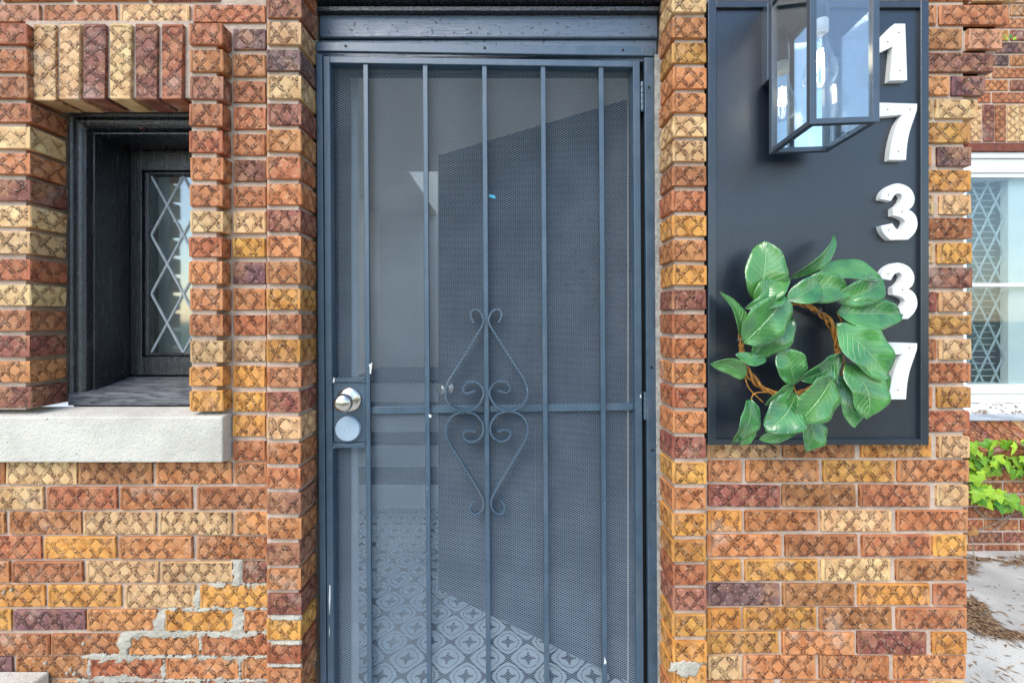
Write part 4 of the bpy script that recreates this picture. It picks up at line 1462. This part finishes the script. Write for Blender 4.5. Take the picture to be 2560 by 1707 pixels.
def leaf(root, b, tp, w, Y, tilt=0.0, curl=.10, fold=.25, tipY=0.0, skew=0.0, conv=lambda q, Y: P(1640 + q[0] / 2.529, 560 + q[1] / 2.529, Y), mat='wreath_leaf', name='leaf'):
    B = conv(b, Y); T = conv(tp, Y)
    ax = T - B; L = ax.length
    nrm = Vector((0, -1, 0))
    sd_ = ax.normalized().cross(nrm)
    W = w / 2.529 * (CD + Y) / F / 2
    nt_, ns = 14, 8
    vs = []; uvs = []
    ph = random.random() * 6
    up_t = random.uniform(.0, .32)
    twist = random.uniform(-.55, .55); ea, eb = random.uniform(.52, .75), random.uniform(.62, .95)
    for i in range(nt_ + 1):
        t_ = i / nt_
        tm = ea / (ea + eb); pr = (t_ ** ea) * ((1 - t_) ** eb) / (tm ** ea * (1 - tm) ** eb)
        pr = pr * 1.02 + .012 * (1 - t_)
        for j in range(ns + 1):
            s_ = -1 + 2 * j / ns
            ww = W * pr * (1 + .12 * math.sin(t_ * 9 + ph) * abs(s_) * .5)
            p = B + ax * t_ + sd_ * (s_ * ww + skew * L * math.sin(math.pi * t_))
            d = fold * abs(s_) ** 1.3 * ww + (tilt + twist * (t_ - .4) * 2) * s_ * ww + curl * L * math.sin(math.pi * t_) - tipY * t_ * t_ * L
            d += up_t * ((B.z + T.z) / 2 - p.z)
            d += .09 * W * math.sin(t_ * 14 + ph + s_ * 2) * abs(s_)
            vs.append(tuple(p + nrm * d)); uvs.append((t_, s_))
    fs = []; fuv = []
    for i in range(nt_):
        for j in range(ns):
            q = (i * (ns + 1) + j, i * (ns + 1) + j + 1, (i + 1) * (ns + 1) + j + 1, (i + 1) * (ns + 1) + j)
            fs.append(q); fuv.append([uvs[k] for k in q])
    m_ = MB().add(vs, fs, fuv)
    # petiole back to the vine
    o_ = m_.build(name, mat, root, loc(root), smooth=True, recalc=False)
    sol = o_.modifiers.new('thickness', 'SOLIDIFY'); sol.thickness = .0007
    return o_


LV = [  # base, tip, width, Y, tilt, curl, fold, tipY, skew
    ((625, 490), (692, 108), 240, -.050, .1, .06, .22, 0, .03),
    ((612, 495), (838, 335), 120, -.062, .6, .10, .5, 0, -.08),
    ((838, 348), (1162, 58), 92, -.055, -.7, .12, .6, .1, .07),
    ((815, 480), (1048, 350), 150, -.078, .1, .10, .25, 0, .05),
    ((870, 440), (1225, 420), 190, -.066, .1, .08, .25, 0, -.08),
    ((1035, 305), (1428, 352), 135, -.046, .4, .06, .3, 0, -.10),
    ((1115, 480), (1458, 355), 175, -.056, -.3, .06, .25, 0, .04),
    ((1142, 560), (1556, 570), 205, -.060, .1, .06, .25, 0, 0),
    ((1160, 630), (1442, 965), 275, -.078, .0, .06, .22, 0, -.02),
    ((1225, 880), (1308, 1225), 225, -.090, -.1, .08, .22, 0, -.13),
    ((1160, 955), (1232, 1282), 170, -.060, .2, .06, .25, 0, -.03),
    ((1290, 880), (1442, 1060), 150, -.055, .2, .05, .25, 0, 0),
    ((1188, 830), (893, 982), 150, -.066, .5, .10, .35, 0, -.04),
    ((1120, 968), (900, 1255), 235, -.088, .1, .07, .25, 0, .02),
    ((905, 1072), (672, 1298), 205, -.078, -.1, .07, .25, 0, -.05),
    ((905, 1240), (650, 1362), 120, -.056, .3, .05, .3, 0, -.05),
    ((1015, 1225), (930, 1432), 160, -.064, .1, .07, .3, 0, -.03),
    ((605, 1108), (486, 1388), 150, -.070, .3, .08, .3, .05, -.08),
    ((612, 1270), (520, 1392), 95, -.054, .3, .05, .3, 0, -.05),
    ((876, 1018), (800, 775), 190, -.060, .0, .06, .25, 0, .0),
    ((870, 585), (588, 850), 215, -.064, .1, .06, .25, 0, .05),
    ((552, 752), (832, 464), 255, -.084, -.1, .07, .22, 0, -.02),
    ((528, 716), (420, 424), 112, -.056, -.5, .10, .4, 0, .10),
    ((565, 968), (342, 882), 105, -.060, .5, .10, .4, 0, .12),
    ((502, 826), (697, 850), 75, -.072, .5, .10, .4, 0, .08),
    ((806, 408), (550, 535), 105, -.076, -.3, .08, .35, 0, -.06),
    ((872, 1020), (678, 1142), 95, -.072, .5, .10, .4, 0, .02),
]
for b, tp, w, Y, tilt, curl, fold, tipY, sk in LV:
    leaf(WRH, b, tp, w, Y, tilt, curl, fold, tipY, sk)
for pts in ([(870, 1020), (885, 1060), (915, 1080)], [(600, 1110), (625, 1070), (715, 1060)], [(560, 960), (590, 1040), (680, 1130)], [(535, 720), (540, 800), (560, 900)],
            [(1142, 555), (1170, 610), (1190, 660)], [(1185, 830), (1190, 880), (1170, 960)]):
    MB().tube(catmull([P(1640 + a / 2.529, 560 + b / 2.529, -.045) - Vector(loc(WRH)) for a, b in pts], 5), .0016, 6).build('twig', 'vine_rope', WRH, smooth=True)

# ================================================================== BACKGROUND WINDOW
BW = thing('sash_window', 'white framed window with blinds in the set-back wall', 'window', (wx0 + .5, YB + .05, PZ(1033, YB)))
OBW = loc(BW)
yb = YB
zg0, zg1 = PZ(962, yb + .03), PZ(441, yb + .03)
zm0, zm1 = PZ(717, yb + .03), PZ(708, yb + .03)
MB().box(wx0, wx1, yb + .001, yb + .10, PZ(395, yb), PZ(380.5, yb), .002).build('head_trim', 'white_paint', BW, OBW)
MB().box(wx0, wx1, yb + .012, yb + .10, PZ(430, yb), PZ(395.5, yb), .003).build('head_rail', 'white_paint', BW, OBW)
MB().box(wx0, wx1, yb + .020, yb + .10, PZ(441, yb), PZ(430.5, yb), .002).build('head_rail', 'white_paint', BW, OBW)
MB().box(wx0, wx0 + .028, yb + .014, yb + .10, zg0, PZ(442, yb), .002).build('side_jamb', 'white_paint', BW, OBW)
MB().box(wx1 - .05, wx1, yb + .014, yb + .10, zg0, PZ(442, yb), .002).build('side_jamb', 'white_paint', BW, OBW)
MB().box(wx0 + .029, wx1 - .051, yb + .022, yb + .045, zm0, zm1, .001).build('meeting_rail', 'white_paint', BW, OBW)
MB().box(wx0, wx1, yb + .010, yb + .10, PZ(985, yb), PZ(962, yb), .002).build('bottom_rail', 'white_paint', BW, OBW)
MB().box(wx0, wx1, yb + .018, yb + .10, PZ(1009, yb), PZ(985.5, yb), .002).build('bottom_rail', 'white_paint', BW, OBW)
MB().box(wx0 - .02, wx1, yb - .012, yb + .10, PZ(1034, yb), PZ(1010, yb), .002).build('wooden_sill', 'peeling_white', BW, OBW, label='white wooden sill with peeling paint')
MB().box(wx0 + .028, wx1 - .05, yb + .030, yb + .033, zg0, zg1).build('storm_pane', 'storm_glass', BW, OBW)
# inner casement with lead lattice, mullion post, blinds behind
xm = PX(2508, yb + .09)
MB().box(xm, xm + .19, yb + .060, yb + .11, zg0, zg1, .004).build('mullion', 'white_paint', BW, OBW)
MB().box(xm + .19, wx1 - .05, yb + .105, yb + .11, zg0, zg1).build('backing_sheet', 'curtain_cloth', BW, OBW)
lattice(BW, OBW, wx0 + .03, xm, zg0, zg1, PX(2466, yb + .09), PZ(548, yb + .09), .052, .215, yb + .085, .014, 'lead_came', 'lead_came')
z = zg0
while z < zg1:
    MB().box(wx0 + .02, xm, yb + .13, yb + .155, z, z + .003, 0, Matrix.Translation((0, 0, 0))).build('blind_slat', 'blind_white', BW, OBW)
    z += .040
MB().box(wx0, xm + .3, yb + .24, yb + .25, zg0 - .1, zg1 + .1).build('room_wall', 'room_grey', BW, OBW)

# ================================================================== IVY, DEBRIS
IV = thing('ivy_vine', 'bright green ivy climbing the set-back wall under the window', 'ivy', (PX(2480, YB), YB - .02, 0))
OI = loc(IV)
rv = random.Random(11)
sh = [(0, 0), (-.22, .10), (-.48, .05), (-.40, -.18), (-.62, -.42), (-.30, -.42), (-.24, -.62), (0, -1.0), (.24, -.62), (.30, -.42), (.62, -.42), (.40, -.18), (.48, .05), (.22, .10)]


def ivy_leaf_mesh(seed):
    r2 = random.Random(seed)
    vs = [(0, 0, -.35)]
    for x, z in sh:
        vs.append((x * (1 + r2.uniform(-.12, .12)), .22 * abs(x) + .12 * (z + .3) ** 2 + r2.uniform(-.04, .04), z * (1 + r2.uniform(-.1, .1))))
    vs[0] = (0, -.06, -.35)
    n_ = len(sh)
    fs = [(0, 1 + i, 1 + (i + 1) % n_) for i in range(n_)]
    me = bpy.data.meshes.new('leaf')
    me.from_pydata(vs, [], fs)
    me.materials.append(MT['ivy_leaf'])
    return me


IVM = [ivy_leaf_mesh(k) for k in range(6)]


def ivy(px, py, size, y, rz, rx):
    o = bpy.data.objects.new('leaf', IVM[rv.randrange(6)])
    o.parent = IV
    p = P(px, py, y)
    o.location = (p.x - OI[0], p.y - OI[1], p.z - OI[2])
    o.scale = (size,) * 3
    o.rotation_euler = (rx, rz, rv.uniform(-.5, .5))
    link(o)


def inpoly(x, y, poly):
    c = False
    for i in range(len(poly)):
        (x1, y1), (x2, y2) = poly[i - 1], poly[i]
        if (y1 > y) != (y2 > y) and x < (x2 - x1) * (y - y1) / (y2 - y1) + x1: c = not c
    return c


up_poly = [(400, 470), (800, 470), (960, 520), (960, 740), (790, 700), (730, 690), (600, 700), (500, 640), (480, 740), (395, 720)]
lo_poly = [(395, 740), (480, 760), (560, 830), (600, 810), (680, 830), (720, 920), (960, 960), (960, 1010), (720, 950), (600, 930), (500, 930), (430, 850)]
cnt = 0
while cnt < 125:
    x = rv.uniform(390, 960); y = rv.uniform(460, 1010)
    if inpoly(x, y, up_poly) or inpoly(x, y, lo_poly):
        ivy(2280 + x / 2.8, 940 + y / 2.8 - 8, rv.uniform(.050, .082), YB - rv.uniform(.03, .13), rv.uniform(-.7, .7), rv.uniform(-.45, .35))
        cnt += 1
for pts in ([(380, 830), (470, 960), (560, 1000), (640, 990)], [(420, 1090), (560, 1040), (700, 970), (900, 930)], [(540, 1090), (640, 1030), (690, 980)], [(410, 480), (600, 500), (900, 490)],
            [(470, 790), (440, 720), (400, 660)]):
    MB().tube(catmull([P(2280 + a / 2.8, 940 + b / 2.8, YB - .012) for a, b in pts], 6), .003, 6).build('stem', 'twig', IV, OI, smooth=True)
for k in range(4):
    ivy(2512 + k * 8, 88 + (k % 2) * 6, .022, YB - .03, rv.uniform(-.8, .8), 0)


def gpt(px, py, z=0.0):
    d = (CH - z) * F / (py - HY)
    return Vector(((px - CX) * d / F, d - CD, z))


def litter(name, label, polys, count, mat, Lr, wr, seed, zmax=.012):
    r2 = random.Random(seed)
    vs = []; fs = []
    tot = 0
    bb = [(min(p[0] for p in q), max(p[0] for p in q), min(p[1] for p in q), max(p[1] for p in q)) for q, _ in polys]
    for (poly, wgt), b in zip(polys, bb):
        n_ = int(count * wgt); k = 0
        while k < n_:
            x = r2.uniform(b[0], b[1]); y = r2.uniform(b[2], b[3])
            if not inpoly(x, y, poly): continue
            k += 1
            p = gpt(2400 + x / 4.52, 1360 + y / 4.52, .001 + r2.random() ** 2 * zmax)
            L = r2.uniform(*Lr); a = r2.uniform(0, math.pi); w = r2.uniform(*wr)
            d = Vector((math.cos(a), math.sin(a), r2.uniform(-.08, .08))) * L / 2
            s_ = Vector((-math.sin(a), math.cos(a), 0)) * w
            m_ = Vector((0, 0, w)) + s_ * r2.uniform(-1, 3)
            i = len(vs)
            vs += [tuple(p - d), tuple(p + s_ + m_), tuple(p - s_ + m_), tuple(p + d), tuple(p + m_ - Vector((0, 0, w)))]
            fs += [(i, i + 2, i + 1), (i + 1, i + 2, i + 3), (i, i + 1, i + 4), (i + 1, i + 3, i + 4)]
    o = MB().add(vs, fs).build(name, mat, recalc=False)
    tag(o, label, 'debris', kind='stuff')


piles = [([(60, 595), (220, 610), (330, 760), (480, 985), (330, 1030), (60, 960)], .55), ([(330, 990), (723, 990), (900, 1020), (900, 1080), (480, 1060), (330, 1040)], .18),
         ([(60, 110), (190, 150), (240, 320), (120, 345), (60, 330)], .10), ([(370, 150), (540, 270), (723, 240), (900, 230), (900, 130)], .14), ([(170, 150), (360, 160), (330, 185), (170, 190)], .04)]
litter('pine_needles', 'dry brown needles and leaf litter on the concrete by the wall', piles, 430, 'needle', (.04, .11), (.002, .0055), 5, .02)
scat = [([(60, 380), (723, 380), (900, 900), (723, 1568), (40, 1568), (40, 1050), (480, 1040), (60, 560)], 1.0)]
litter('ground_specks', 'scattered dark specks and twigs on the concrete', scat, 85, 'needle', (.008, .05), (.0015, .004), 6, .002)
# curled dry leaf hanging at the wall corner
DL = thing('dry_leaf', 'curled brown dry leaf on a stalk at the right wall corner', 'leaf', tuple(P(2424, 1322, YW - .01)))
leaf(DL, (0, 0), (0, 0), 46, 0, conv=lambda q, Y: P(2418, 1335, .02), name='blade') if False else None
lv = leaf(DL, (1, 1), (2, 2), 40, .02, .5, .12, .5, 0, .1, conv=lambda q, Y: P(2417, 1336, .02) if q[0] == 1 else P(2432, 1311, .01), mat='dry_leaf', name='blade')
MB().tube(catmull([P(a, b, .05) for a, b in [(2420, 1330), (2432, 1350), (2433, 1375), (2438, 1400), (2437, 1425)]], 5), .0012, 6).build('stalk', 'twig', DL, loc(DL))
